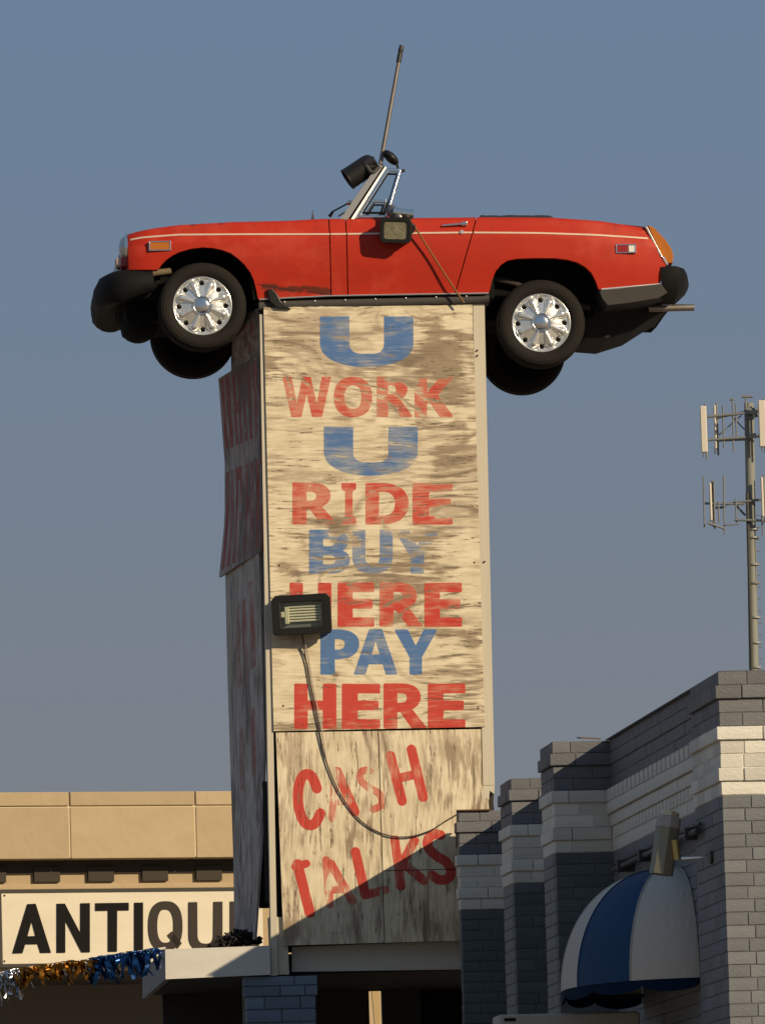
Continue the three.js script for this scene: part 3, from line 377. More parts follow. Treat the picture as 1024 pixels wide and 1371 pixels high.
  const pick = (r) => { const rows = [], a0 = W0a.clone().lerp(W0b, 0.4), a1 = W1a.clone().lerp(W1b, 0.4); for (const t of r) { const row = []; for (let j = 0; j <= N; j++) row.push(bow(a0.clone().lerp(a1, t), j / N * 2 - 1)); rows.push(row); } return rows; };
  part('windscreen_glass', sheet(pick([0.02, 0.25, 0.5, 0.75, 0.98])), M.glass, ws);
  const rail = (t, r) => { const a0 = W0a.clone().lerp(W0b, 0.4), a1 = W1a.clone().lerp(W1b, 0.4), p = []; for (let j = 0; j <= N; j++) p.push(bow(a0.clone().lerp(a1, t), j / N * 2 - 1)); return tube(p, r, 32, 8); };
  part('header_rail', rail(0.99, 0.014), M.alu, ws); part('bottom_seal', rail(0.02, 0.014), M.black, ws);
  part('wiper_hub', new THREE.SphereGeometry(0.018, 12, 8).translate(cp(468, 271, 0.3).x, cp(468, 271, 0.3).y, 0.3), M.chrome, car);
  for (const [z, pts] of [[0.3, [[441, 290], [446, 283], [468, 271]]]]) { const q = pts.map(([a, b]) => cp(a, b, z)); part('wiper', [rod(q[0], q[1], 0.011, 0.008), rod(q[1], q[2], 0.005), bar(q[1].clone().add(V3(0.03, -0.03, 0.0)), q[2].clone().add(V3(-0.01, -0.05, 0.02)), 0.008, 0.008)], M.darkMetal, car); }
  { const sw = sub('steering_wheel', car), c = cp(513, 290, 0.34); const t = new THREE.TorusGeometry(0.185, 0.012, 10, 40); t.rotateY(Math.PI / 2); t.rotateZ(-0.42); t.translate(c.x, c.y, 0.34); part('wheel_rim', t, M.blackPlastic, sw); part('column', rod(V3(c.x, c.y, 0.34), V3(c.x - 0.28, c.y - 0.11, 0.34), 0.022), M.darkMetal, sw); for (const a of [-0.9, 0.9, 3.14]) { part('spoke', rod(V3(c.x, c.y, 0.34), V3(c.x + 0.18 * Math.cos(a) * 0.41, c.y + 0.18 * Math.cos(a) * 0.91, 0.34 + 0.18 * Math.sin(a)), 0.008), M.alu, sw); } }
  { const a = cp(470, 292, 0.5).x; part('dashboard', new RoundedBoxGeometry(0.2, 0.14, 1.1, 3, 0.04).translate(a + 0.1, cp(480, 297, 0.5).y - 0.05, 0), M.blackPlastic, car); }
  // quarter light
  const ql = sub('quarter_light', car), Q = [cp(480, 290, 0.625), cp(519.5, 228, 0.565), cp(535.5, 228.3, 0.565), cp(517.5, 290, 0.625)], cen = Q.reduce((s, v) => s.add(v), V3(0, 0, 0)).multiplyScalar(0.25), inn = Q.map((v) => v.clone().lerp(cen, 0.16));
  for (const s of [1, -1]) { const m = (v) => V3(v.x, v.y, s * v.z); part('quarter_light_frame', [bar(m(Q[1]), m(Q[2]), 0.022, 0.016, 0.005), bar(m(Q[2]), m(Q[3]), 0.024, 0.018, 0.005), bar(m(Q[0]), m(Q[1]), 0.014, 0.014, 0.004), bar(m(Q[0]), m(Q[3]), 0.016, 0.014, 0.004)], M.chrome, ql); part('quarter_light_seal', [bar(m(inn[0]), m(inn[1]), 0.012, 0.012), bar(m(inn[1]), m(inn[2]), 0.01, 0.012), bar(m(inn[2]), m(inn[3]), 0.012, 0.012), bar(m(inn[3]), m(inn[0]), 0.012, 0.012)], M.black, ql); part('quarter_light_glass', sheet([[m(inn[0]), m(inn[3])], [m(inn[1]), m(inn[2])]]), M.glass, ql); }
  { const a = cp(474, 292, 0.62), b = cp(484, 292, 0.62), c = cp(486, 281, 0.62), sh = new THREE.Shape([a, b, c].map((p) => new THREE.Vector2(p.x, p.y))), e = new THREE.ExtrudeGeometry(sh, { depth: 0.01, bevelEnabled: false }); e.translate(0, 0, 0.615); part('corner_plate', e, M.alu, car); }
  // small round mirror on a stem
  { const o = sub('mirror', car), c = cp(523, 211, 0.50), h = new THREE.SphereGeometry(0.062, 20, 14); h.scale(0.95, 0.46, 0.9); h.rotateZ(-0.78); h.translate(c.x, c.y, c.z); part('mirror_shell', h, M.blackPlastic, o); part('mirror_stem', tube([cp(528, 217, 0.5), cp(532, 222, 0.52), cp(532, 228, 0.55)], 0.008, 10), M.darkMetal, o); part('wing_nut', new THREE.SphereGeometry(0.011, 8, 6).translate(cp(540, 228.5, 0.55).x, cp(540, 228.5, 0.55).y, 0.55), M.darkMetal, o); }
  // wheels
  const tyreG = (() => { const p = [[0.172, -0.062], [0.185, -0.072], [0.215, -0.078], [0.240, -0.074], [0.254, -0.062], [0.2595, -0.050], [0.2605, -0.03], [0.2605, -0.024], [0.254, -0.022], [0.254, -0.016], [0.261, -0.014], [0.261, -0.003], [0.254, -0.002], [0.254, 0.004], [0.261, 0.005], [0.261, 0.014], [0.254, 0.016], [0.254, 0.022], [0.2605, 0.024], [0.2605, 0.03], [0.2595, 0.050], [0.254, 0.062], [0.243, 0.072], [0.236, 0.0735], [0.233, 0.077], [0.215, 0.080], [0.198, 0.077], [0.185, 0.072], [0.178, 0.066]].map((q) => new THREE.Vector2(...q)); const l = new THREE.LatheGeometry(p, 96); l.rotateX(Math.PI / 2); return toCreasedNormals(l, 0.5); })();
  const hubG = (() => {
    const rows = [], NR = 46, NA = 240, R = 0.181; for (let i = 0; i <= NR; i++) { const r = lerp(0.055, R, i / NR), row = []; for (let j = 0; j <= NA; j++) { const f = j / NA * Math.PI * 2; let h = 0.030 - 0.020 * sst(0.045, 0.155, r); const k = Math.round((f - 0.393) / (Math.PI / 4)), df = f - 0.393 - k * Math.PI / 4, q0 = clamp((r - 0.058) / 0.075), half = lerp(0.007, 0.026, q0), cr = Math.min(r, 0.132), dd = Math.hypot(r * Math.sin(df), Math.max(0, r * Math.cos(df) - cr)) / half; h += 0.025 * Math.sqrt(Math.max(0, 1 - dd * dd)) * lerp(0.5, 1, q0);
      const kh = Math.round(f / (Math.PI / 4)) * Math.PI / 4, hx = r * Math.cos(f) - 0.138 * Math.cos(kh), hy = r * Math.sin(f) - 0.138 * Math.sin(kh), hd = Math.hypot(hx, hy); h -= 0.028 * sst(0.0155, 0.012, hd); if (r > 0.160) h += 0.010 * sst(0.160, 0.168, r) - 0.022 * sst(0.174, 0.182, r) ;  row.push(V3(r * Math.cos(f), r * Math.sin(f), h)); } rows.push(row); } return sheet(rows); })();
  const cenG = (() => { const l = new THREE.LatheGeometry([[0, 0.050], [0.016, 0.0495], [0.032, 0.047], [0.041, 0.042], [0.045, 0.036], [0.047, 0.034], [0.050, 0.039], [0.056, 0.039], [0.060, 0.028]].map((q) => new THREE.Vector2(...q)), 40); l.rotateX(Math.PI / 2); return l; })();
  const holeG = new THREE.CircleGeometry(0.0135, 18), tyreM = new THREE.MeshPhysicalMaterial({ color: C(0.011, 0.009, 0.007), roughness: 0.8, specularIntensity: 0.55, side: THREE.DoubleSide, bumpMap: grainBump, bumpScale: 0.001 });
  const wheel = (c, s, steer = 0) => {
    const w = sub('wheel', car, c); w.rotation.y = (s < 0 ? Math.PI : 0) + steer; part('tyre', tyreG, tyreM, w); const hc = part('hubcap', hubG, M.hub, w); hc.position.z = 0.045; const ce = part('hub_centre', cenG, M.chrome, w); ce.position.z = 0.045; part('rim', (() => { const l = new THREE.LatheGeometry([[0.05, -0.05], [0.17, -0.06], [0.178, 0.0], [0.178, 0.055]].map((q) => new THREE.Vector2(...q)), 32); l.rotateX(Math.PI / 2); return l; })(), M.black, w);
    for (let k = 0; k < 8; k++) { const h = part('vent_hole', holeG, M.hole, w); h.position.set(0.138 * Math.cos(k * Math.PI / 4), 0.138 * Math.sin(k * Math.PI / 4), 0.033); }
    w.rotation.z = 0; return w;
  };
  for (const [px, py] of [[271.3, 409.2], [724.6, 432]]) { const q = cp(px, py, 0.66); wheel(V3(q.x, q.y, 0.585), 1).children.forEach((c) => 0); wheel(V3(q.x, q.y, -0.585), -1); }
}

// ------------------------------------------------------------------ things fixed on the car
{
  const a = cp(509, 221, 0.5), b = cp(537.6, 61, 0.44), k = a.clone().lerp(b, 0.86), fr = { o: a.clone().applyAxisAngle(UPV, CTH).add(CAR.o), th: CTH };
  const o = thing('metal_pole', 'thin grey metal pole standing up from the car windscreen against the sky', 'pole', fr), m = (v) => v.clone().sub(a);
  part('shaft', rod(m(a), m(k), 0.0125, 0.0115, 12), std(C(0.22, 0.20, 0.18), 0.5, { metalness: 0.5, map: grainB }), o);
  part('pole_tip', [rod(m(k), m(a.clone().lerp(b, 0.93)), 0.0155, 0.0155, 12), rod(m(a.clone().lerp(b, 0.93)), m(a.clone().lerp(b, 0.965)), 0.0125, 0.017, 12), rod(m(a.clone().lerp(b, 0.965)), m(b), 0.016, 0.013, 12)], M.darkMetal, o);
}
function lampLathe(profile, from, to, n = 28) { const l = new THREE.LatheGeometry(profile.map((q) => new THREE.Vector2(...q)), n); l.applyQuaternion(new THREE.Quaternion().setFromUnitVectors(UPV, to.clone().sub(from).normalize())); l.translate(from.x, from.y, from.z); return l; }
{
  const back = cp(497, 219, 0.5), face = cp(465.5, 240, 0.50), fr = { o: back.clone().applyAxisAngle(UPV, CTH).add(CAR.o), th: CTH }, m = (v) => v.clone().sub(back), L = back.distanceTo(face);
  const o = thing('flood_lamp', 'black cylindrical flood lamp on the windscreen top, pointing down over the bonnet', 'lamp', fr, 'lamps fixed to the car');
  const sc = L / 0.165; part('lamp_housing', lampLathe([[0, -0.03], [0.03, -0.028], [0.052, -0.016], [0.063, 0.004], [0.066, 0.03], [0.066, L - 0.004], [0.069, L], [0.069, L + 0.004], [0.062, L + 0.004], [0.06, L - 0.02]], m(back), m(face)), M.blackPlastic, o);
  part('lamp_glass', lampLathe([[0, L - 0.012], [0.061, L - 0.016]], m(back), m(face)), std(C(0.3, 0.3, 0.28), 0.1), o);
  part('lamp_arm', [tube([m(cp(490, 222, 0.56)), m(cp(498, 231, 0.57)), m(cp(508, 223, 0.56))], 0.014, 14), rod(m(cp(488, 220, 0.55)), m(cp(502, 214, 0.56)), 0.02, 0.026)], M.darkMetal, o);
}
{
  const c = cp(530, 308.5, 0.785), fr = { o: c.clone().applyAxisAngle(UPV, CTH).add(CAR.o), th: CTH };
  const o = thing('flood_lamp', 'square faced black flood lamp beside the car door, casting a dark shadow', 'lamp', fr, 'lamps fixed to the car');
  const tilt = new THREE.Euler(0.10, -0.10, -0.05), put = (g) => { g.applyMatrix4(new THREE.Matrix4().makeRotationFromEuler(tilt)); return g; };
  const rs = (w, h, r) => { const s = new THREE.Shape(); s.moveTo(-w + r, -h); s.lineTo(w - r, -h); s.quadraticCurveTo(w, -h, w, -h + r); s.lineTo(w, h - r); s.quadraticCurveTo(w, h, w - r, h); s.lineTo(-w + r, h); s.quadraticCurveTo(-w, h, -w, h - r); s.lineTo(-w, -h + r); s.quadraticCurveTo(-w, -h, -w + r, -h); return s; };
  const outer = rs(0.09, 0.072, 0.035), hole = rs(0.072, 0.056, 0.026); outer.holes.push(hole);
  part('lamp_bezel', put(new THREE.ExtrudeGeometry(outer, { depth: 0.02, bevelEnabled: true, bevelSize: 0.004, bevelThickness: 0.006, bevelSegments: 3 })), M.blackPlastic, o);
  part('lamp_housing', put(new THREE.ExtrudeGeometry(rs(0.082, 0.066, 0.035), { depth: 0.07, bevelEnabled: true, bevelSize: 0.008, bevelThickness: 0.03, bevelSegments: 4 }).translate(0, 0, -0.10)), M.blackPlastic, o);
  const gm = tex(128, 128, (u, v) => mix3([0.26, 0.24, 0.15], [0.13, 0.12, 0.075], fbm(u * 6, v * 6, 301, 4))); const gs = new THREE.ShapeGeometry(hole, 12), gp = gs.attributes.position, gu = gs.attributes.uv; for (let i = 0; i < gp.count; i++) gu.setXY(i, gp.getX(i) * 6, gp.getY(i) * 6); part('lamp_glass', put(gs.translate(0, 0, 0.017)), std(C(1, 1, 1), 0.12, { map: gm, bumpMap: grainBump, bumpScale: 0.003 }), o);
  const m = (v) => v.clone().sub(c), s0 = m(cp(526, 284, 0.735)), s1 = m(cp(552, 287, 0.735));
  part('lamp_socket', [rod(s0, s1, 0.028, 0.028, 20), rod(s0.clone().lerp(s1, 0.9), s1.clone().add(V3(0.006, 0, 0)), 0.032, 0.032, 20), rod(s0.clone().lerp(s1, 0.05), s0.clone().lerp(s1, 0.2), 0.032, 0.032, 20)], M.chrome, o);
  part('socket_shell', lampLathe([[0, -0.03], [0.025, -0.026], [0.036, 0], [0.036, 0.07], [0.02, 0.09]], m(cp(524, 282, 0.70)), m(cp(535, 292, 0.735))), std(C(0.16, 0.16, 0.16), 0.4, { metalness: 0.6 }), o);
  part('lamp_bracket', tube([m(cp(549, 300, 0.76)), m(cp(554, 303, 0.735)), m(cp(552, 310, 0.72)), m(cp(540, 312, 0.68))], 0.01, 14), M.darkMetal, o);
}
{
  const a = cp(553, 300, 0.735), b = cp(621, 405.5, 0.69), fr = { o: b.clone().applyAxisAngle(UPV, CTH).add(CAR.o), th: CTH }, m = (v) => v.clone().sub(b);
  const o = part('tie_cord', tube([m(a), m(a.clone().lerp(b, 0.33).add(V3(0, -0.005, 0))), m(a.clone().lerp(b, 0.66).add(V3(0, -0.006, 0))), m(b)], 0.0055, 30), std(C(0.22, 0.105, 0.03), 0.85), scene); o.name = 'tie_cord'; o.position.copy(fr.o); o.rotation.y = CTH; o.userData = { label: 'brown cord running from the door lamp down to the tower top', category: 'cord' };
}

// ================================================================== FLOODLIGHT ON THE SIGN AND ITS CABLE
{
  const z = 0.125, a = tp(366, 797, z), b = tp(444.5, 847, z), c = V3((a.x + b.x) / 2, (a.y + b.y) / 2, 0.02), fr = { o: c.clone().applyAxisAngle(UPV, TH).add(T.o), th: TH };
  const o = thing('sign_floodlight', 'black rectangular floodlight with tubular bulb mounted on the plywood sign', 'floodlight', fr);
  const w = (b.x - a.x) / 2, h = (a.y - b.y) / 2, Rz = new THREE.Matrix4().makeRotationFromEuler(new THREE.Euler(0.06, -0.10, 0.03)).setPosition(0, 0, 0.05), put = (g) => g.applyMatrix4(Rz);
  const oc = (w, h, k) => { const s = new THREE.Shape(); s.moveTo(-w + k, -h); s.lineTo(w - k * 0.4, -h); s.lineTo(w, -h + k); s.lineTo(w, h - k); s.lineTo(w - k, h); s.lineTo(-w + k, h); s.lineTo(-w, h - k); s.lineTo(-w, -h + k * 0.4); s.closePath(); return s; };
  const fo = oc(w, h, 0.022), fi = oc(w - 0.042, h - 0.034, 0.004); fo.holes.push(fi);
  part('housing_frame', put(new THREE.ExtrudeGeometry(fo, { depth: 0.05, bevelEnabled: true, bevelSize: 0.004, bevelThickness: 0.006, bevelSegments: 2 }).translate(0, 0, 0.02)), M.blackPlastic, o);
  part('housing_back', put(new THREE.ExtrudeGeometry(oc(w - 0.01, h - 0.01, 0.02), { depth: 0.035, bevelEnabled: true, bevelSize: 0.01, bevelThickness: 0.012, bevelSegments: 2 }).translate(0, 0, -0.045)), M.blackPlastic, o);
  part('reflector', put(box(-w + 0.035, w - 0.035, -h + 0.03, h - 0.03, 0.012, 0.016)), std(C(0.20, 0.21, 0.19), 0.4, { metalness: 0.4 }), o);
  for (let i = 0; i < 6; i++) { const y = h * 0.42 - i * 0.0165, t = new THREE.CylinderGeometry(0.0062, 0.0062, w * 1.12, 10); t.rotateZ(Math.PI / 2); t.translate(w * 0.12, y, 0.034); part('bulb_tube', put(t), std(C(0.72, 0.67, 0.50), 0.35), o); }
  part('bulb_base', [put(box(-w * 0.60, -w * 0.44, -h * 0.46, h * 0.44, 0.02, 0.048, 0.006)), put(box(-w * 0.74, -w * 0.60, -h * 0.12, h * 0.2, 0.022, 0.05, 0.008))], std(C(0.62, 0.56, 0.40), 0.5), o);
  part('cover_glass', put(box(-w + 0.045, w - 0.045, -h + 0.036, h - 0.036, 0.0585, 0.0595)), M.glass, o);
  part('wall_bracket', [box(-0.03, 0.03, -0.05, 0.05, -0.005, 0.02)], M.darkMetal, o);
  // cable
  const pts = [[404, 846, 0.07], [409, 880, 0.035], [415, 916, 0.03], [424.5, 963, 0.03], [436, 1017, 0.024], [456, 1064, 0.022], [483, 1099, 0.022], [514, 1117, 0.022], [545.6, 1120.5, 0.024], [577, 1111.5, 0.028], [597, 1099, 0.03], [614, 1089, 0.03]].map(([p, q, zz]) => tp(p, q, zz)), base = pts[6], f2 = { o: base.clone().applyAxisAngle(UPV, TH).add(T.o), th: TH };
  const k = thing('power_cable', 'thin brown cable hanging from the floodlight across the sign to the brick wall', 'cable', f2);
  part('cable_strand', tube(pts.map((p) => p.clone().sub(base)), 0.0042, 120, 7), M.cable, k);
  part('cable_strand', tube(pts.slice(0, 5).map((p, i) => p.clone().sub(base).add(V3(i === 0 || i === 4 ? 0.004 : 0.016, 0, 0.001))), 0.0036, 50, 7), std(C(0.36, 0.31, 0.27), 0.6), k, 'paler second wire beside the brown one');
}

// ================================================================== CANOPY UNDER THE TOWER
{
  const zf = 0.04, a = tp(221.5, 1271, zf), b = tp(361, 1266, zf), a2 = tp(222, 1311, zf), b2 = tp(362, 1305, zf);
  const o = thing('canopy', 'flat white painted canopy edge under the plywood sign tower', 'canopy', T);
  part('fascia', slab([[a2, b2], [a, b]], V3(0, 0, -0.03)), M.white, o, 'sunlit white fascia left of the tower');
  const c = tp(391, 1268, -0.10), d = tp(655, 1258, -0.10), e = tp(391, 1301, -0.10), f = tp(655, 1297, -0.10);
  part('fascia', slab([[e, f], [c, d]], V3(0, 0, -0.04)), std(C(0.66, 0.63, 0.54), 0.8, { map: grainA }), o, 'shaded greyish fascia below the lettered boards');
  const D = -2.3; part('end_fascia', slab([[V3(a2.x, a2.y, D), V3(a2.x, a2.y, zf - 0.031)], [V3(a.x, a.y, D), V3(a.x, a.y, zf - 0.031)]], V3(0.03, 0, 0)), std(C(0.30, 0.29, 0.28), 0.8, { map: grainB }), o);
  part('roof_deck', [box(a.x + 0.032, d.x + 2, a.y - 0.05, a.y - 0.035, D, -0.142)], M.rust, o);  // right end is an unseen extension added to block sun below
  part('soffit', [box(a.x + 0.032, d.x + 2, a2.y + 0.02, a2.y + 0.035, D, -0.142)], std(C(0.02, 0.018, 0.016), 0.9), o);  // carried on out of sight with the deck, also to keep sun out
  // debris on the canopy
  const g = [], q = tp(306, 1268, -0.3), cnt = 420; for (let i = 0; i < cnt; i++) { const u = rr(-1, 1), h = Math.max(0, (1 - u * u) * (0.085 + 0.02 * u)) * rnd(), s = new THREE.BoxGeometry(rr(0.012, 0.05), rr(0.003, 0.009), rr(0.008, 0.03)); s.rotateX(rr(-1, 1)); s.rotateZ(rr(-0.9, 0.9)); s.rotateY(rr(0, 3)); s.translate(q.x + 0.015 + u * 0.17, q.y - 0.02 + h + u * 0.03 + 0.02, -0.3 + rr(-0.12, 0.12)); g.push(s); }
  const m = part('debris_heap', g, std(C(0.028, 0.022, 0.018), 0.95), scene); m.position.copy(T.o); m.rotation.y = TH; m.userData = { label: 'dark heap of leaves and debris on the canopy beside the sign tower', category: 'debris heap' };
}
{ // dark shopfront wall under the canopy, with a wooden post
  const z = -2.25, y0 = -T.o.y, y1 = tp(400, 1312, z).y + 0.1, x0 = tp(218, 1340, z).x, x1 = tp(668, 1340, z).x;
  const o = thing('shop_wall', 'dark recessed shop wall under the white canopy', 'wall', T);
  const a = tp(563, 1340, z).x;
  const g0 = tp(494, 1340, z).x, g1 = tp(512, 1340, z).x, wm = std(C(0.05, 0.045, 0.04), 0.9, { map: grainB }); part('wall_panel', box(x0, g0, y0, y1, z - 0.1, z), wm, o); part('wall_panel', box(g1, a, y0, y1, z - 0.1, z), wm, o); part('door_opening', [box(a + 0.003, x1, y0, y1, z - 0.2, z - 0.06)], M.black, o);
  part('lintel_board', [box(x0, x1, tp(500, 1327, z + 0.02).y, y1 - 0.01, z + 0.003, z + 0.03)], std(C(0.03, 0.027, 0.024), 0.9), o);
  const zz = -6, t0 = tp(497, 1320, zz), t1 = tp(507.5, 1320, zz), t2 = tp(509, 1384, zz), t3 = tp(503, 1384, zz);
  const post = part('wooden_post', slab([[V3(t3.x, -T.o.y, zz), V3(t2.x, -T.o.y, zz)], [t3, t2], [t0, t1]], V3(0, 0, -0.05)), std(C(0.5, 0.36, 0.17), 0.8, { map: grainA }), scene); post.position.copy(T.o); post.rotation.y = TH; post.userData = { label: 'narrow sunlit wooden post seen through the dark gap below the sign', category: 'post' };
}

// ================================================================== BRICKS
const paintTex = tex(256, 256, (u, v) => lerp(0.70, 1.06, 0.5 * fbmT(u * 3, v * 3, 400, 3, 3) + 0.3 * fbmT(u * 12, v * 12, 401, 12, 12) + 0.2 * hsh(Math.floor(u * 256), Math.floor(v * 256), 3)));
const brickBump = tex(256, 256, (u, v) => 0.6 * fbmT(u * 10, v * 10, 403, 10, 10) + 0.4 * fbmT(u * 36, v * 36, 405, 36, 36), false);
const tone = (r, g, b) => [0.88, 1.0, 1.12].map((k) => std(C(r * k, g * k, b * k), 0.62, { map: paintTex, bumpMap: brickBump, bumpScale: 0.003 }));
const SLATE = tone(0.158, 0.170, 0.186), GREY = tone(0.140, 0.144, 0.155), WHITE = tone(0.66, 0.645, 0.575), SHADED_SLATE = tone(0.085, 0.108, 0.118), BLUEB = tone(0.15, 0.205, 0.265);  // the darkest set is slate with the pilasters' shade put into its colour
const mortar = std(C(0.10, 0.105, 0.11), 0.85), mortarWhite = std(C(0.62, 0.60, 0.54), 0.8);
const bg = new Map(); function brickG(x, y, z) { const k = [x, y, z].map((q) => q.toFixed(4)).join(); if (!bg.has(k)) bg.set(k, new RoundedBoxGeometry(x, y, z, 1, 0.0045)); return bg.get(k); }
const BF = frameAt(963.5, 1000, 31.5, 6.6 * D2R);
const bh = (px, py, z = 0) => hit(BF, px, py, z);
const building = thing('brick_building', 'painted brick shop building in slate grey with a white band below its parapet', 'building', BF);
let brickCount = 0, skewAt = null; const stuffG = { SLATE: [], GREY: [], WHITE: [], SHADED_SLATE: [] };
function brick(x0, x1, y0, y1, z0, z1, kind, single = true) {
  const J = 0.0028, w = x1 - x0 - 2 * J * 0, sx = x1 - x0, sy = y1 - y0, sz = z1 - z0, g = brickG(sx, sy, sz), set = { SLATE, GREY, WHITE, SHADED_SLATE }[kind], x = (x0 + x1) / 2, y = (y0 + y1) / 2, z = (z0 + z1) / 2;
  if (single && brickCount < 299) { brickCount++; const m = part('brick', g, set[Math.floor(rnd() * 3)], building); m.position.set(x + rr(-1, 1) * 0.0012, y + rr(-1, 1) * 0.001, z + rr(-1, 1) * 0.0012); m.rotation.z = rr(-1, 1) * 0.006; }
  else { const c = g.clone(); c.translate(x + rr(-1, 1) * 0.0015, y, z + rr(-1, 1) * 0.0015); if (skewAt) { c.translate(-skewAt[0], 0, -skewAt[1]); c.rotateY(-0.122); c.translate(skewAt[0], 0, skewAt[1]); } stuffG[kind].push(c); }
}
{
  const top = bh(963.5, 899).y, u = 0.0622, l = 0.0586, ROW = (i) => i <= 9 ? top - i * u : top - 9 * u - (i - 9) * l, N = 30, J = 0.0032;
  const kindOf = (i) => i < 4 ? 'GREY' : i < 9 ? 'WHITE' : 'SLATE', proud = (i) => [0, 0.016, 0, 0, 0.016, 0.001, 0.001, 0.013, 0.002][i] ?? 0;
  const bottom = ROW(N);
  // runs of bricks: along x on a front at zf, or along z on a left face at xf
  const front = (x0, x1, zf, i, single, off) => { let x = x0 - proud(i), first = true; const p = proud(i); while (x < x1 - 0.02) { let L = first ? off : 0.20; let e = Math.min(x1, x + L); if (x1 - e < 0.05) e = x1; brick(x + (first ? 0 : J / 2), e - J / 2, ROW(i + 1) + J / 2, ROW(i) - J / 2, zf - 0.09, zf + p, i > 8 && zf < -1 ? 'SHADED_SLATE' : kindOf(i), single); x = e; first = false; } };
  const left = (z0, z1, xf, i, single, off, p = proud(i), kind = kindOf(i)) => { let z = z0, first = true; while (z > z1 + 0.02) { let e = Math.max(z1, z - (first ? off : 0.2)); if (e - z1 < 0.05) e = z1; brick(xf - p, xf + 0.09, ROW(i + 1) + J / 2, ROW(i) - J / 2, e + J / 2, z - J / 2, kind, single); z = e; first = false; } };
  const zP = bh(930, 1000).z; // placeholder for the frame
  const near = -hitX(BF, 926.5, 1010, 0).z, zIn = -(() => { const d = 35.1 - 31.5; return -d; })(), set = 0.03;
  const z2 = -3.6, z3 = -5.9, z4 = -8.2;
  const xL0 = bh(813, 1010, z2).x, x2 = bh(742, 1100, z2).x, x3 = bh(685, 1100, z3).x, x4 = bh(615, 1150, z4).x;
  const offs = (i) => i % 2 ? 0.13 : 0.10;
  for (let i = 0; i < N; i++) { front(0, 0.34, 0, i, true, [0.13, 0.12, 0.2, 0.105, 0.21, 0.11, 0.105, 0.115, 0.2][i] ?? offs(i)); left(-0.0925, -near, 0, i, true, i % 2 ? 0.1 : 0.2); }
  // pilasters with their left faces
  for (let i = 0; i < N; i++) { front(x2, xL0 + 0.06, z2, i, true, [0.09, 0.13, 0.2, 0.1][i % 4]); left(z2 - 0.0925, z2 - 0.45, x2, i, false, 0.15); }
  for (let i = 0; i < N - 2; i++) { front(x3, xL0 + 0.115, z3, i, true, [0.1, 0.16, 0.2, 0.12][i % 4]); left(z3 - 0.0925, z3 - 0.45, x3, i, false, 0.15); }
  for (let i = 0; i < N - 6; i++) { front(x4, xL0 + 0.125, z4, i, true, [0.12, 0.2, 0.1, 0.17][i % 4]); skewAt = [x4, z4]; left(z4 - 0.0925, z4 - 1.34, x4, i, false, 0.15); skewAt = null; }
  // the wall between the near pier and the first pilaster: corbelled white rows with dentils
  for (let i = 0; i < N; i++) {
    const xw = lerp(0.03, xL0, 1) * 0 + 0.03; if (i === 4 || i === 7) continue;
    left(-near, z2 - 0.0, 0.03, i, false, i % 2 ? 0.1 : 0.2, [0, 0.004, 0, 0, 0, 0.026, 0.012, 0, 0.0][i] ?? 0);
  }
  const dent = []; for (const [i, p, pitch, w] of [[4, 0.028, 0.14, 0.085], [7, 0.006, 0.11, 0.075]]) for (let z = -near - 0.02; z > z2 + 0.06; z -= pitch) { const c = brickG(0.09 + p, ROW(i) - ROW(i + 1) - (i === 4 ? -0.0 : 0.004), w).clone(); c.translate(0.03 + (0.09 - p) / 2, (ROW(i) + ROW(i + 1)) / 2, z - w / 2); dent.push(c); }
  const dm = part('dentil_row', dent, WHITE[1], building); dm.userData.kind = 'stuff';
  for (const [k, n, s] of [['SHADED_SLATE', 'slate brickwork of the far pilasters, with shade put into its darker colour', SHADED_SLATE],  ['SLATE', 'slate brickwork on the shaded wall face', SLATE], ['GREY', 'grey parapet brickwork beyond the nearest pier', GREY], ['WHITE', 'white band brickwork beyond the nearest pier', WHITE]]) if (stuffG[k].length) { const m = part('brickwork', stuffG[k], s[1], building, n); m.userData.kind = 'stuff'; }
  // cores behind the bricks (joints), split so that the white band has pale joints
  const In = 0.0036, yW0 = ROW(9), yW1 = ROW(4), cores = [[In, 3.0, -near + 0.02, -In], [0.03 + In, 3.0, z2 - 0.4, -near + 0.018], [x2 + In, 3.0, z2 - 0.44, z2 - In], [xL0 + 0.12, 3.0, z3, z2 - 0.4], [x3 + In, 2.9, z3 - 0.44, z3 - In], [xL0 + 0.13, 2.8, z4, z3 - 0.4], [x4 + In + 0.17, 2.7, z4 - 1.33, z4 - In], [x4 + In, x4 + 0.3, z4 - 0.09, z4 - In - 0.001]];
  const seg = (y0, y1, e) => cores.map(([a, b, c, d], i) => box(a, b - i * 0.003, y0, y1 - i * 0.0006, c + i * 0.0004, d));
  part('wall_core', [...seg(0, yW0 - 0.0002), ...seg(yW1 + 0.0002, top - 0.004)], mortar, building); part('wall_core', seg(yW0, yW1), mortarWhite, building);
  part('wall_core', [box(0.345, 3.0, bottom, top - 0.003, -0.2, -0.004)], mortar, building);
  part('parapet_flashing', (() => { const sh = new THREE.Shape([[x4 - 0.012, z4 + 0.018], [xL0, z4 + 0.018], [xL0, z4 - 1.34], [x4 + 0.155, z4 - 1.34]].map(([a, b]) => new THREE.Vector2(a, -b))), e = new THREE.ExtrudeGeometry(sh, { depth: 0.007, bevelEnabled: false }); e.rotateX(-Math.PI / 2); return e.translate(0, top - 0.001, 0); })(), M.rust, building);
  part('loose_flashing', (() => { const q = bh(776, 991, z2 - 0.1), g2 = new THREE.BoxGeometry(0.10, 0.006, 0.16); g2.rotateZ(-0.06); g2.rotateX(0.1); g2.translate(q.x + 0.045, top + 0.02, z2 - 0.1); return g2; })(), M.brown, building);
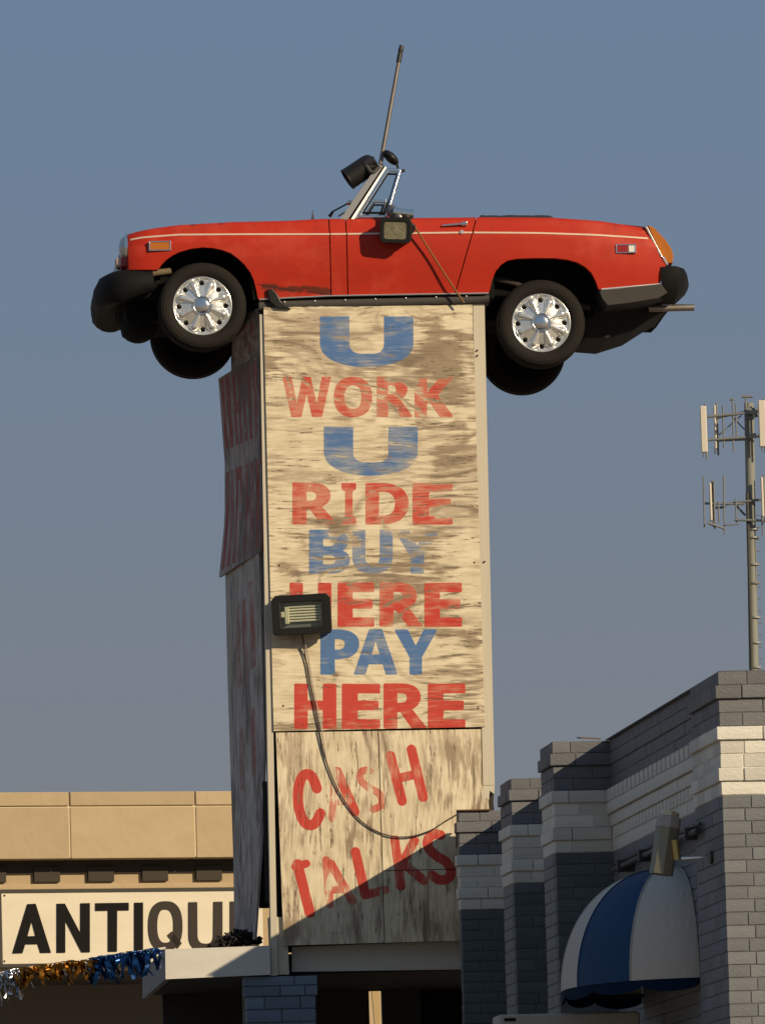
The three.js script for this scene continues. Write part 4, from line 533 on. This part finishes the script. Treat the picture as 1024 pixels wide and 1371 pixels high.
  part('coping', [box(0.01, 3, top - 0.001, top + 0.004, z2, -0.01)], GREY[1], building);

  // -------------------------------------------------------------- awning
  const xw = 0.03, ctr = hitX(BF, 893, 1180, xw), rimY = bh(770, 1325, ctr.z).y, topY = hitX(BF, 891, 1166, xw).y, halfW = Math.abs(hitX(BF, 935.5, 1250, xw).z - ctr.z), P = ctr.x - bh(756.5, 1325, ctr.z).x, H = topY - rimY;
  const AF = { o: V3(ctr.x, rimY, ctr.z).applyAxisAngle(UPV, BF.th).add(BF.o), th: BF.th };
  const aw = thing('awning', 'rounded blue and white striped dome awning on the shaded brick wall', 'awning', AF);
  const cloth = (c) => new THREE.MeshPhysicalMaterial({ color: c, roughness: 0.85, side: THREE.DoubleSide, transmission: 0.0, bumpMap: grainBump, bumpScale: 0.003 }), cw = cloth(C(0.46, 0.43, 0.385)), cb = cloth(C(0.0015, 0.04, 0.115));
  for (let k = 0; k < 5; k++) {
    const rows = []; for (let i = 0; i <= 20; i++) { const t = i / 20 * Math.PI / 2, r = []; for (let j = 0; j <= 14; j++) { const f = (k + j / 14) / 5 * Math.PI, rad = Math.pow(Math.cos(t), 0.85) * (1 - 0.012 * Math.sin(j / 14 * Math.PI) * Math.sin(2 * t)); r.push(V3(-P * Math.sin(f) * rad - 0.004, H * Math.sin(t), halfW * Math.cos(f) * Math.pow(Math.cos(t), 0.5))); } rows.push(r); } part('awning_panel', sheet(rows), k % 2 ? cb : cw, aw, k % 2 ? 'blue awning gore' : 'white awning gore');
  }
  { const rows = []; for (let i = 0; i <= 5; i++) { const r = []; for (let j = 0; j <= 150; j++) { const f = j / 150 * Math.PI, n = 10, sc = 0.03 + 0.035 * Math.abs(Math.sin(f * 6)) ** 0.6; r.push(V3(-P * Math.sin(f) * 0.995 - 0.004, -sc * 0.9 * i / 5, halfW * Math.cos(f) * 0.995)); } rows.push(r); } part('valance', sheet(rows), new THREE.MeshPhysicalMaterial({ color: C(0.001, 0.014, 0.038), roughness: 0.9, specularIntensity: 0.25, side: THREE.DoubleSide }), aw); }  // the panel blue, darkened in colour to stand for deep shade
  for (let k = 1; k < 5; k++) part('seam', tube([...Array(15)].map((_, i) => { const t = i / 14 * Math.PI / 2 * 0.985, f = k / 5 * Math.PI; return V3(-P * Math.sin(f) * Math.pow(Math.cos(t), 0.85) - 0.005, H * Math.sin(t) + 0.001, halfW * Math.cos(f) * Math.pow(Math.cos(t), 0.5)); }), 0.0042, 40, 6), k % 2 ? cw : cb, aw);
  part('rim_rod', tube([...Array(25)].map((_, j) => { const f = j / 24 * Math.PI; return V3(-P * Math.sin(f) * 0.985, 0.004, halfW * Math.cos(f) * 0.985); }), 0.009, 60), M.darkMetal, aw);

  // -------------------------------------------------------------- octagonal lamp on an arm
  const zl = -0.32, a = bh(897, 1084, zl), b = bh(884.5, 1171, zl), LF = { o: a.clone().applyAxisAngle(UPV, BF.th).add(BF.o), th: BF.th }, m = (v) => v.clone().sub(a), L = a.distanceTo(b);
  const la = thing('wall_lamp', 'eight sided bronze floodlight can held out from the wall above the striped awning', 'lamp', LF), bronze = std(C(0.27, 0.24, 0.17), 0.36, { metalness: 0.55, flatShading: true, map: grainA });
  const oct = (pr, mm, nm) => part(nm, lampLathe(pr, m(a), m(b), 8).toNonIndexed(), mm, la);
  for (const g0 of [oct([[0, 0.004], [0.034, 0.006], [0.043, 0.014], [0.044, 0.03]], std(C(0.55, 0.48, 0.28), 0.3, { metalness: 0.5, flatShading: true }), 'lamp_cap'), oct([[0.044, 0.03], [0.056, 0.036], [0.057, 0.085]], std(C(0.34, 0.31, 0.28), 0.45, { metalness: 0.3, flatShading: true }), 'lamp_collar'), oct([[0.056, 0.086], [0.055, 0.13], [0.055, L], [0.050, L], [0.049, L - 0.05], [0, L - 0.06]], bronze, 'lamp_body')]) g0.geometry.computeVertexNormals();  // sunlight on the cap is put into its paler, yellower colour
  const e0 = m(bh(904, 1150, zl)), e1 = m(bh(940, 1148, zl)), e2 = m(bh(962, 1149, zl)); e2.x = -a.x + 0.0 - 0.0;
  part('lamp_arm', [rod(e0, e1, 0.008), rod(e1, V3(-a.x + 0.001, e1.y, e1.z), 0.006)], M.chrome, la);
  part('arm_knuckle', [new THREE.CylinderGeometry(0.02, 0.02, 0.09, 12).rotateZ(0.1).translate(...m(bh(904, 1138, zl + 0.04)).toArray())], std(C(0.45, 0.35, 0.14), 0.35, { metalness: 0.8 }), la);
  part('wall_plate', [new THREE.CylinderGeometry(0.03, 0.03, 0.014, 16).rotateZ(Math.PI / 2).translate(-a.x - 0.006, e1.y, e1.z)], M.darkMetal, la);
  // conduit / strip fitting along the wall
  const c0 = hitX(BF, 822, 1166, -0.03), c1 = hitX(BF, 934, 1110, -0.03), CF = { o: c0.clone().applyAxisAngle(UPV, BF.th).add(BF.o), th: BF.th }, mc = (v) => v.clone().sub(c0);
  const co = thing('strip_fitting', 'dark metal strip fitting running along the wall under the white band', 'light fitting', CF);
  const yc = (c0.y + c1.y) / 2 - c0.y; part('fitting_body', [rod(V3(0, yc, 0), V3(0, yc, c1.z - c0.z), 0.015, 0.015, 10), rod(V3(0.01, yc + 0.03, -0.1), V3(0.01, yc + 0.03, c1.z - c0.z), 0.008)], M.darkMetal, co);
  for (let i = 0; i < 4; i++) part('fitting_clip', [box(-0.028, 0.06, yc - 0.028, yc + 0.03, lerp(0, c1.z - c0.z, 0.1 + i * 0.27) - 0.02, lerp(0, c1.z - c0.z, 0.1 + i * 0.27) + 0.02, 0.006)], M.darkMetal, co);

  // -------------------------------------------------------------- pale box below the awning
  const zb = -2.0, k0 = bh(667.5, 1358.5, zb), k1 = bh(856, 1354.5, zb), KF = { o: V3((k0.x + k1.x) / 2, k0.y - 0.5, zb).applyAxisAngle(UPV, BF.th).add(BF.o), th: BF.th };
  const kb = thing('sign_cabinet', 'pale grey metal sign cabinet with a small dark slot, below the striped awning', 'cabinet', KF), wk = (k1.x - k0.x) / 2;
  part('cabinet_body', [box(-wk, wk, 0, 0.5, -0.25, 0, 0.012)], std(C(0.38, 0.36, 0.32), 0.7, { map: grainA }), kb);
  part('slot', [box(-wk + 0.025, -wk + 0.08, 0.468, 0.482, -0.01, 0.003)], M.black, kb);
  part('cabinet_bracket', [box(wk - 0.1, 0.03 - (k0.x + k1.x) / 2, 0.05, 0.12, -0.2, -0.05)], M.darkMetal, kb);
}
// pier of blue painted bricks under the canopy
{
  const z = 0.0, a = tp(325.5, 1307, z), b = tp(425, 1306, z), PF = { o: V3((a.x + b.x) / 2, -T.o.y, 0).applyAxisAngle(UPV, TH).add(T.o), th: TH };
  const o = thing('brick_pier', 'blue painted brick pier under the white canopy', 'pier', PF), w = (b.x - a.x) / 2, top = a.y + T.o.y - 0.004, rows = [0.117, 0.076, 0.076, 0.076, 0.076, 0.076];
  let y = top; rows.forEach((h, i) => {
    if (i === 0) { for (const [yy, hh] of [[y, 0.056], [y - 0.058, 0.059]]) { let x = -w; for (const L of [0.30, 0.2, 0.3]) { const e = Math.min(w, x + L * (hh > 0.058 ? 0.72 : 1)); if (e - x > 0.03) { const m = part('brick', brickG(e - x - 0.004, hh - 0.003, 0.1), BLUEB[Math.floor(rnd() * 3)], o); m.position.set((x + e) / 2, yy - hh / 2, -0.05 + (hh > 0.058 ? 0.006 : 0)); } x = e; } } }
    else { const ww = w - 0.012; let x = -ww + (i % 2 ? 0 : 0); const first = i % 2 ? 0.11 : 0.21; let f = true; while (x < ww - 0.02) { const e = Math.min(ww, x + (f ? first : 0.21)); const m = part('brick', brickG(e - x - 0.005, h - 0.005, 0.1), BLUEB[Math.floor(rnd() * 3)], o); m.position.set((x + e) / 2, y - h / 2, -0.05); x = e; f = false; } }
    y -= h;
  });
  part('pier_core', [box(-w + 0.02, w - 0.02, 0, top - 0.01, -0.4, -0.006)], mortar, o);
}

// ================================================================== STONE BUILDING WITH THE SHOP SIGN
{
  const AFr = frameAt(155, 1110, 75, 17 * D2R), ah = (px, py, z = 0) => hit(AFr, px, py, z), o = thing('stone_building', 'tan limestone building with panelled parapet behind the sign tower', 'building', AFr);
  const stone = (s, k) => std(C(0.45 * k, 0.35 * k, 0.215 * k), 0.9, { map: tex(256, 256, (u, v) => { const n = fbmT(u * 8, v * 8, s, 8, 8), p = hsh(Math.floor(u * 256), Math.floor(v * 256), s); return mix3([0.80, 0.79, 0.77], [1, 1, 1], 0.55 * n + 0.45 * p); }), bumpMap: grainBump, bumpScale: 0.004 }), S = [stone(501, 1), stone(503, 0.95), stone(505, 1.06)];
  const X0 = ah(-40, 1100).x, X1 = ah(520, 1100).x, xj = [ah(94, 1110).x, ah(262, 1110).x], y0 = ah(155, 1060).y, y1 = ah(155, 1079.5).y, y2 = ah(155, 1149).y, J = 0.008, dj = xj[1] - xj[0];
  const js = [X0 - 0.1, xj[0], xj[1], xj[1] + dj, X1];
  const uvm = (g) => { const p = g.attributes.position, u = g.attributes.uv; for (let i = 0; i < p.count; i++) u.setXY(i, p.getX(i) * 0.8, p.getY(i) * 0.8); return g; };
  for (let i = 0; i + 1 < js.length; i++) { part('coping_stone', uvm(box(js[i] + J, js[i + 1] - J, y1 + J, y0, -0.5, 0.012, 0.01)), S[i % 3], o); part('stone_panel', uvm(box(js[i] + J, js[i + 1] - J, y2, y1 - J, -0.5, 0, 0.008)), S[(i + 1) % 3], o); }
  part('parapet_core', [box(X0 - 0.1, X1, y2 + 0.01, y0 - 0.01, -0.48, -0.012)], std(C(0.6, 0.5, 0.33), 0.9), o);
  const wz = -0.30, yw0 = ah(155, 1297, wz).y, yMol = ah(155, 1183, wz).y, yMol2 = ah(155, 1190.5, wz).y;
  part('wall', uvm(box(X0 - 0.1, X1 - 0.01, yw0, y2 + 0.02, wz - 0.4, wz)), S[1], o); part('string_course', uvm(box(X0 - 0.1, X1 - 0.02, yMol2, yMol, wz - 0.05, wz + 0.05, 0.012)), S[2], o);
  for (let k = -1; k < 7; k++) { const a = ah(53 + k * 72.4, 1160, -0.02).x, b = ah(88 + k * 72.4, 1160, -0.02).x; if (a < X1 - 0.3) part('beam_end', box(a, b, ah(155, 1180.5, wz).y, ah(155, 1160, wz).y, wz - 0.02, wz + 0.05, 0.006), std(C(0.045, 0.035, 0.025), 0.85, { map: grainA }), o); }
  part('painted_shadow_band', box(X0 - 0.1, X1 - 0.02, ah(155, 1169, wz).y, y2 + 0.01, wz - 0.01, wz + 0.03), std(C(0.05, 0.04, 0.03), 0.9, { map: grainA }), o, 'dark band standing in for the shadow under the parapet');  // dark strip added to paint the overhang's shadow onto the wall
  // dark recessed shopfront below
  part('recess_wall', [box(X0 - 0.1, X1, -AFr.o.y, yw0 + 0.4, wz - 3.4, wz - 3.3)], std(C(0.15, 0.14, 0.12), 0.9), o); part('recess_ceiling', [box(X0 - 0.1, X1, yw0 + 0.002, yw0 + 0.06, wz - 3.3, wz - 0.402)], std(C(0.05, 0.045, 0.04), 0.9), o);
  for (const x of [X0 - 0.6, X1 - 0.5]) part('pillar', uvm(box(x, x + 0.5, 0, yw0 - 0.001, wz - 0.39, wz - 0.01)), S[0], o);
  part('building_block', [box(X0 - 2, X1 - 0.05, 0, y0 - 0.5, wz - 9, wz - 3.41)], S[1], o);
  // sign
  const zs = wz + 0.08, q0 = ah(2, 1196, zs), q1 = ah(351, 1192, zs), q2 = ah(4, 1291, zs), SFr = { o: V3((q0.x + q1.x) / 2, q2.y, zs).applyAxisAngle(UPV, AFr.th).add(AFr.o), th: AFr.th };
  const sg = thing('shop_sign', 'white shop sign board with large black capital letters on the stone building', 'sign', SFr), w = (q1.x - q0.x) / 2, h = q0.y - q2.y;
  part('sign_board', [box(-w, w, 0, h, -0.05, 0, 0.006)], std(C(0.70, 0.64, 0.50), 0.6, { map: grainA }), sg);
  part('sign_frame', [box(-w - 0.03, w + 0.03, h, h + 0.035, -0.06, 0.006), box(-w - 0.03, w + 0.03, -0.035, 0, -0.06, 0.006), box(-w - 0.03, -w, 0.001, h - 0.001, -0.06, 0.005)], std(C(0.03, 0.026, 0.022), 0.7), sg);
  // letters: heavy condensed strokes
  const lm = [[0.009, 0.008, 0.008], [0.045, 0.038, 0.032]].map((c) => new THREE.MeshPhysicalMaterial({ color: C(...c), roughness: 0.8, specularIntensity: 0.25 })), L = (px, py) => { const p = ah(px, py, zs); return [p.x - (q0.x + q1.x) / 2, p.y - q2.y]; };
  const flat = (outline, holes, mi) => { const s = new THREE.Shape(outline.map((p) => new THREE.Vector2(...L(...p)))); for (const hh of holes || []) s.holes.push(new THREE.Path(hh.map((p) => new THREE.Vector2(...L(...p))))); const e = new THREE.ExtrudeGeometry(s, { depth: 0.012, bevelEnabled: false }); e.translate(0, 0, 0.001); part('letter', e, lm[mi], sg); };
  const ring = (cx, cy, rx, ry, n, a0 = 0, a1 = 2 * Math.PI) => [...Array(n + 1)].map((_, i) => { const a = a0 + (a1 - a0) * i / n; return [cx + rx * Math.sign(Math.cos(a)) * Math.abs(Math.cos(a)) ** 0.75, cy + ry * Math.sign(Math.sin(a)) * Math.abs(Math.sin(a)) ** 0.85]; });
  flat([[17, 1276.5], [37, 1210.5], [48, 1210], [68.5, 1275.5], [54.5, 1275.8], [50.8, 1264], [34, 1264.3], [30.5, 1276]], [[[37, 1253.5], [48, 1253.2], [42.7, 1233]]], 0);
  flat([[76.3, 1210], [87, 1209.8], [108, 1250], [108, 1209.4], [120.5, 1209.2], [120.5, 1274.8], [109.5, 1275], [87.6, 1232], [87.6, 1275.4], [76.3, 1275.6]], null, 0);
  flat([[128, 1209.3], [172.5, 1208.6], [172.5, 1218.8], [157, 1219], [156.7, 1274], [144.8, 1274.2], [144.8, 1219.2], [128, 1219.4]], null, 0);
  flat([[180, 1208.6], [191.6, 1208.4], [191.6, 1273.6], [180, 1273.8]], null, 0);
  { const out = ring(221.5, 1239.8, 22.8, 33.2, 40), inn = ring(221.5, 1239.8, 11, 22.4, 40); flat(out.slice(0, -1), [inn.slice(0, -1)], 1); flat([[224, 1252], [230, 1247], [243.5, 1263], [238, 1270]], null, 1); }
  { const u = [[252.5, 1208], [264, 1207.8], ...ring(275, 1252, 10.6, 11.5, 12, Math.PI, 0), [286, 1207.4], [297.8, 1207.2], ...ring(275.2, 1252, 22.6, 21.5, 16, 0, Math.PI)]; flat(u, null, 1); }
  flat([[308, 1207], [346, 1206.4], [346, 1217], [319, 1217.4], [319, 1234], [342, 1233.6], [342, 1243.6], [319, 1244], [319, 1261.4], [346.5, 1261], [346.5, 1271.4], [308, 1272]], null, 1);
  for (const [x, y] of [[6.5, 1199], [6.5, 1287]]) { const p = L(x, y); part('screw', new THREE.SphereGeometry(0.012, 8, 6).translate(p[0], p[1], 0.001), M.rust, sg); }
}

// ================================================================== TINSEL
{
  const zt = 0.10, pts = [[-20, 1306], [0, 1303.5], [40, 1296], [75, 1291], [120, 1285], [165, 1277.5], [205, 1272], [222, 1269.5]].map(([a, b]) => tp(a, b, zt)), base = pts[7], fr = { o: base.clone().applyAxisAngle(UPV, TH).add(T.o), th: TH }, m = (v) => v.clone().sub(base);
  const o = thing('tinsel_garland', 'garland of silver, gold and blue foil fringe strung from the canopy corner', 'garland', fr), curve = new THREE.CatmullRomCurve3(pts.map(m));
  part('cord', tube(pts.map(m), 0.008, 60, 8), std(C(0.7, 0.65, 0.55), 0.5), o);
  const foil = { silver: std(C(0.45, 0.46, 0.50), 0.25, { metalness: 1 }), gold: std(C(0.30, 0.135, 0.018), 0.25, { metalness: 0.9 }), blue: std(C(0.008, 0.045, 0.155), 0.28, { metalness: 0.7 }) };
  const ribbon = (t, len, w) => { const p = curve.getPointAt(clamp(t)), rows = [], lean = rr(-0.35, 0.35), tw = rr(-1.6, 1.6), ph = rr(0, 6), dz = rr(-0.05, 0.05); for (let i = 0; i <= 9; i++) { const s = i / 9, a = ph + tw * s, cx = p.x + lean * len * s + 0.012 * Math.sin(s * 5 + ph), y = p.y + 0.004 - len * s + 0.02 * s * s, z = p.z + dz * s + 0.02 * Math.sin(s * 4 + ph * 2), ww = w * (0.7 + 0.3 * Math.sin(s * 3)); rows.push([V3(cx - Math.cos(a) * ww / 2, y, z - Math.sin(a) * ww / 2), V3(cx + Math.cos(a) * ww / 2, y, z + Math.sin(a) * ww / 2)]); } return sheet(rows); };
  const tOf = (px) => { let best = 0, bd = 1e9; const x = m(tp(px, 1290, zt)).x; for (let i = 0; i <= 200; i++) { const d = Math.abs(curve.getPointAt(i / 200).x - x); if (d < bd) { bd = d; best = i / 200; } } return best; };
  for (const [k, a, b, n, l0, l1] of [['silver', -14, 28, 26, 0.10, 0.21], ['gold', 22, 128, 74, 0.05, 0.15], ['blue', 122, 214, 92, 0.07, 0.19]]) {
    const g = [], t0 = tOf(a), t1 = tOf(b); for (let i = 0; i < n; i++) g.push(ribbon(lerp(t0, t1, (i + rnd()) / n), rr(l0, l1), rr(0.016, 0.034)));
    for (let i = 0; i < n / 3; i++) { const t = lerp(t0, t1, rnd()), p = curve.getPointAt(t), c = new THREE.TorusGeometry(rr(0.012, 0.03), 0.006, 4, 10); c.scale(1.6, 0.7, 1); c.rotateX(rr(-1, 1)); c.rotateY(rr(-1, 1)); c.translate(p.x, p.y - 0.008, p.z); g.push(c); }
    const f = part('foil_fringe', g, foil[k], o, k + ' foil strips'); f.userData.kind = 'stuff';
  }
}

// ================================================================== CELL TOWER
{
  const CF = frameAt(1006, 700, 300, 0), q = (px, py, z = 0) => hit(CF, px, py, z), o = thing('cell_tower', 'tall grey mobile phone mast with pale panel antennas beyond the brick building', 'mast', CF);
  const paintG = std(C(0.24, 0.25, 0.22), 0.7, { map: grainA }), panelM = std(C(0.60, 0.55, 0.46), 0.6), rodM = std(C(0.17, 0.18, 0.18), 0.6);
  const P = [[1002, 540, 6.6], [1004.5, 670, 6.6], [1008.6, 900, 5.2]].map(([x, y, w]) => [q(x, y), w / 31.3]);
  const b = V3(P[2][0].x + 0.5, 0, 0); part('mast_pole', [rod(P[1][0], P[0][0], P[1][1], P[0][1], 18), rod(P[2][0], P[1][0], 0.21, 0.19, 18), rod(b, P[2][0], 0.34, 0.21, 18)], paintG, o);
  part('cable_run', [rod(q(1011.6, 896, 0.1), q(1007.8, 660, 0.1), 0.06), rod(q(1005.5, 896, 0.28), q(999.5, 660, 0.28), 0.07)], std(C(0.05, 0.05, 0.04), 0.8), o);
  for (const y of [709, 720, 756, 781, 827, 861, 894]) { const c = q(1001 + (y - 600) * 0.0245, y); const t = new THREE.CylinderGeometry(0.27, 0.27, 0.07, 16); t.translate(c.x + 0.1, c.y, 0); part('clamp_band', t, y === 781 ? rodM : M.galv, o); }
  for (let i = 0; i < 13; i++) { const y = 690 + i * 16, a = q(1009 + (y - 660) * 0.018, y); part('step_peg', rod(a, a.clone().add(V3(0.22, 0, 0)), 0.022), rodM, o); }
  const pan = (x0, x1, y0, y1, z) => { const a = q(x0, y0, z), c = q(x1, y1, z), pa = sub('panel_antenna', o); part('radome', box(a.x, c.x, c.y, a.y, z - 0.14, z + 0.06, 0.05), panelM, pa); part('mounting_pipe', rod(V3((a.x + c.x) / 2 + 0.1, c.y - 0.25, z - 0.25), V3((a.x + c.x) / 2 + 0.1, a.y + 0.12, z - 0.25), 0.045), rodM, pa); part('connector', [rod(V3((a.x + c.x) / 2 - 0.06, c.y, z - 0.03), V3((a.x + c.x) / 2 - 0.04, c.y - 0.2, z - 0.08), 0.03), rod(V3((a.x + c.x) / 2 + 0.06, c.y, z - 0.03), V3((a.x + c.x) / 2 + 0.08, c.y - 0.16, z - 0.08), 0.03)], rodM, pa); };
  pan(936.2, 947, 543.6, 605.6, 0.9); pan(954.4, 959.5, 542, 601, -0.6); pan(1014, 1026, 536, 598, 0.9); pan(948.4, 953.4, 646.5, 697, 0.5); pan(1017.3, 1022.6, 638.5, 692, 0.7);
  const R = (a, c, z0, z1, r = 0.045) => rod(q(...a, z0), q(...c, z1), r, r, 8);
  part('mounting_frame', [R([945, 558], [1016, 551], 0.4, 0.4, 0.06), R([947, 589], [1018, 584], 0.4, 0.4, 0.06), R([957, 560], [998, 551], -0.6, 0, 0.05), R([958, 590], [1000, 588], -0.6, 0, 0.06), R([996, 549], [1018, 548], 0.2, 0.2, 0.09), R([998, 560], [1014, 556], 0.3, 0.3, 0.07), R([960, 584], [992, 556], 0.2, 0.2, 0.03), R([975, 553], [996, 575], 0, 0, 0.03)], rodM, o);
  part('mounting_frame', [R([943, 674], [996, 675], 0.3, 0.3, 0.05), R([951, 680], [970, 679], -0.3, 0.2, 0.06), R([971, 675], [1024, 668], 0.2, 0.4, 0.06), R([947, 700], [970, 708], 0.5, 0.4, 0.05), R([970, 703], [989, 702], 0.4, 0.4, 0.03), R([982, 696], [1024, 697], 0.4, 0.5, 0.055), R([985, 677], [997, 690], 0.1, 0, 0.05)], rodM, o);
  for (const [x, y0, y1] of [[980, 534, 606], [997.5, 536, 600], [967, 543, 600], [984, 540, 585], [941, 638, 707], [968, 636, 716], [955, 644, 708], [961, 672, 700], [984, 668, 700], [1019, 690, 716]]) part('whip_antenna', R([x, y0], [x + 1.5, y1], 0.35, 0.35, 0.035), rodM, o);
  part('top_plate', [R([992, 531], [1007, 531], 0.3, 0.3, 0.06), R([976, 535], [982, 535], 0.3, 0.3, 0.05), R([998, 531], [998, 545], 0.3, 0.3, 0.04)], rodM, o);
  part('junction_box', [box(q(1001, 583).x, q(1011, 583).x, q(1001, 588).y, q(1001, 582).y, 0.25, 0.5, 0.03), box(q(1002, 553).x, q(1012, 553).x, q(1001, 556).y, q(1001, 551).y, 0.25, 0.5, 0.03)], M.galv, o);
}
renderer.render(scene, camera);
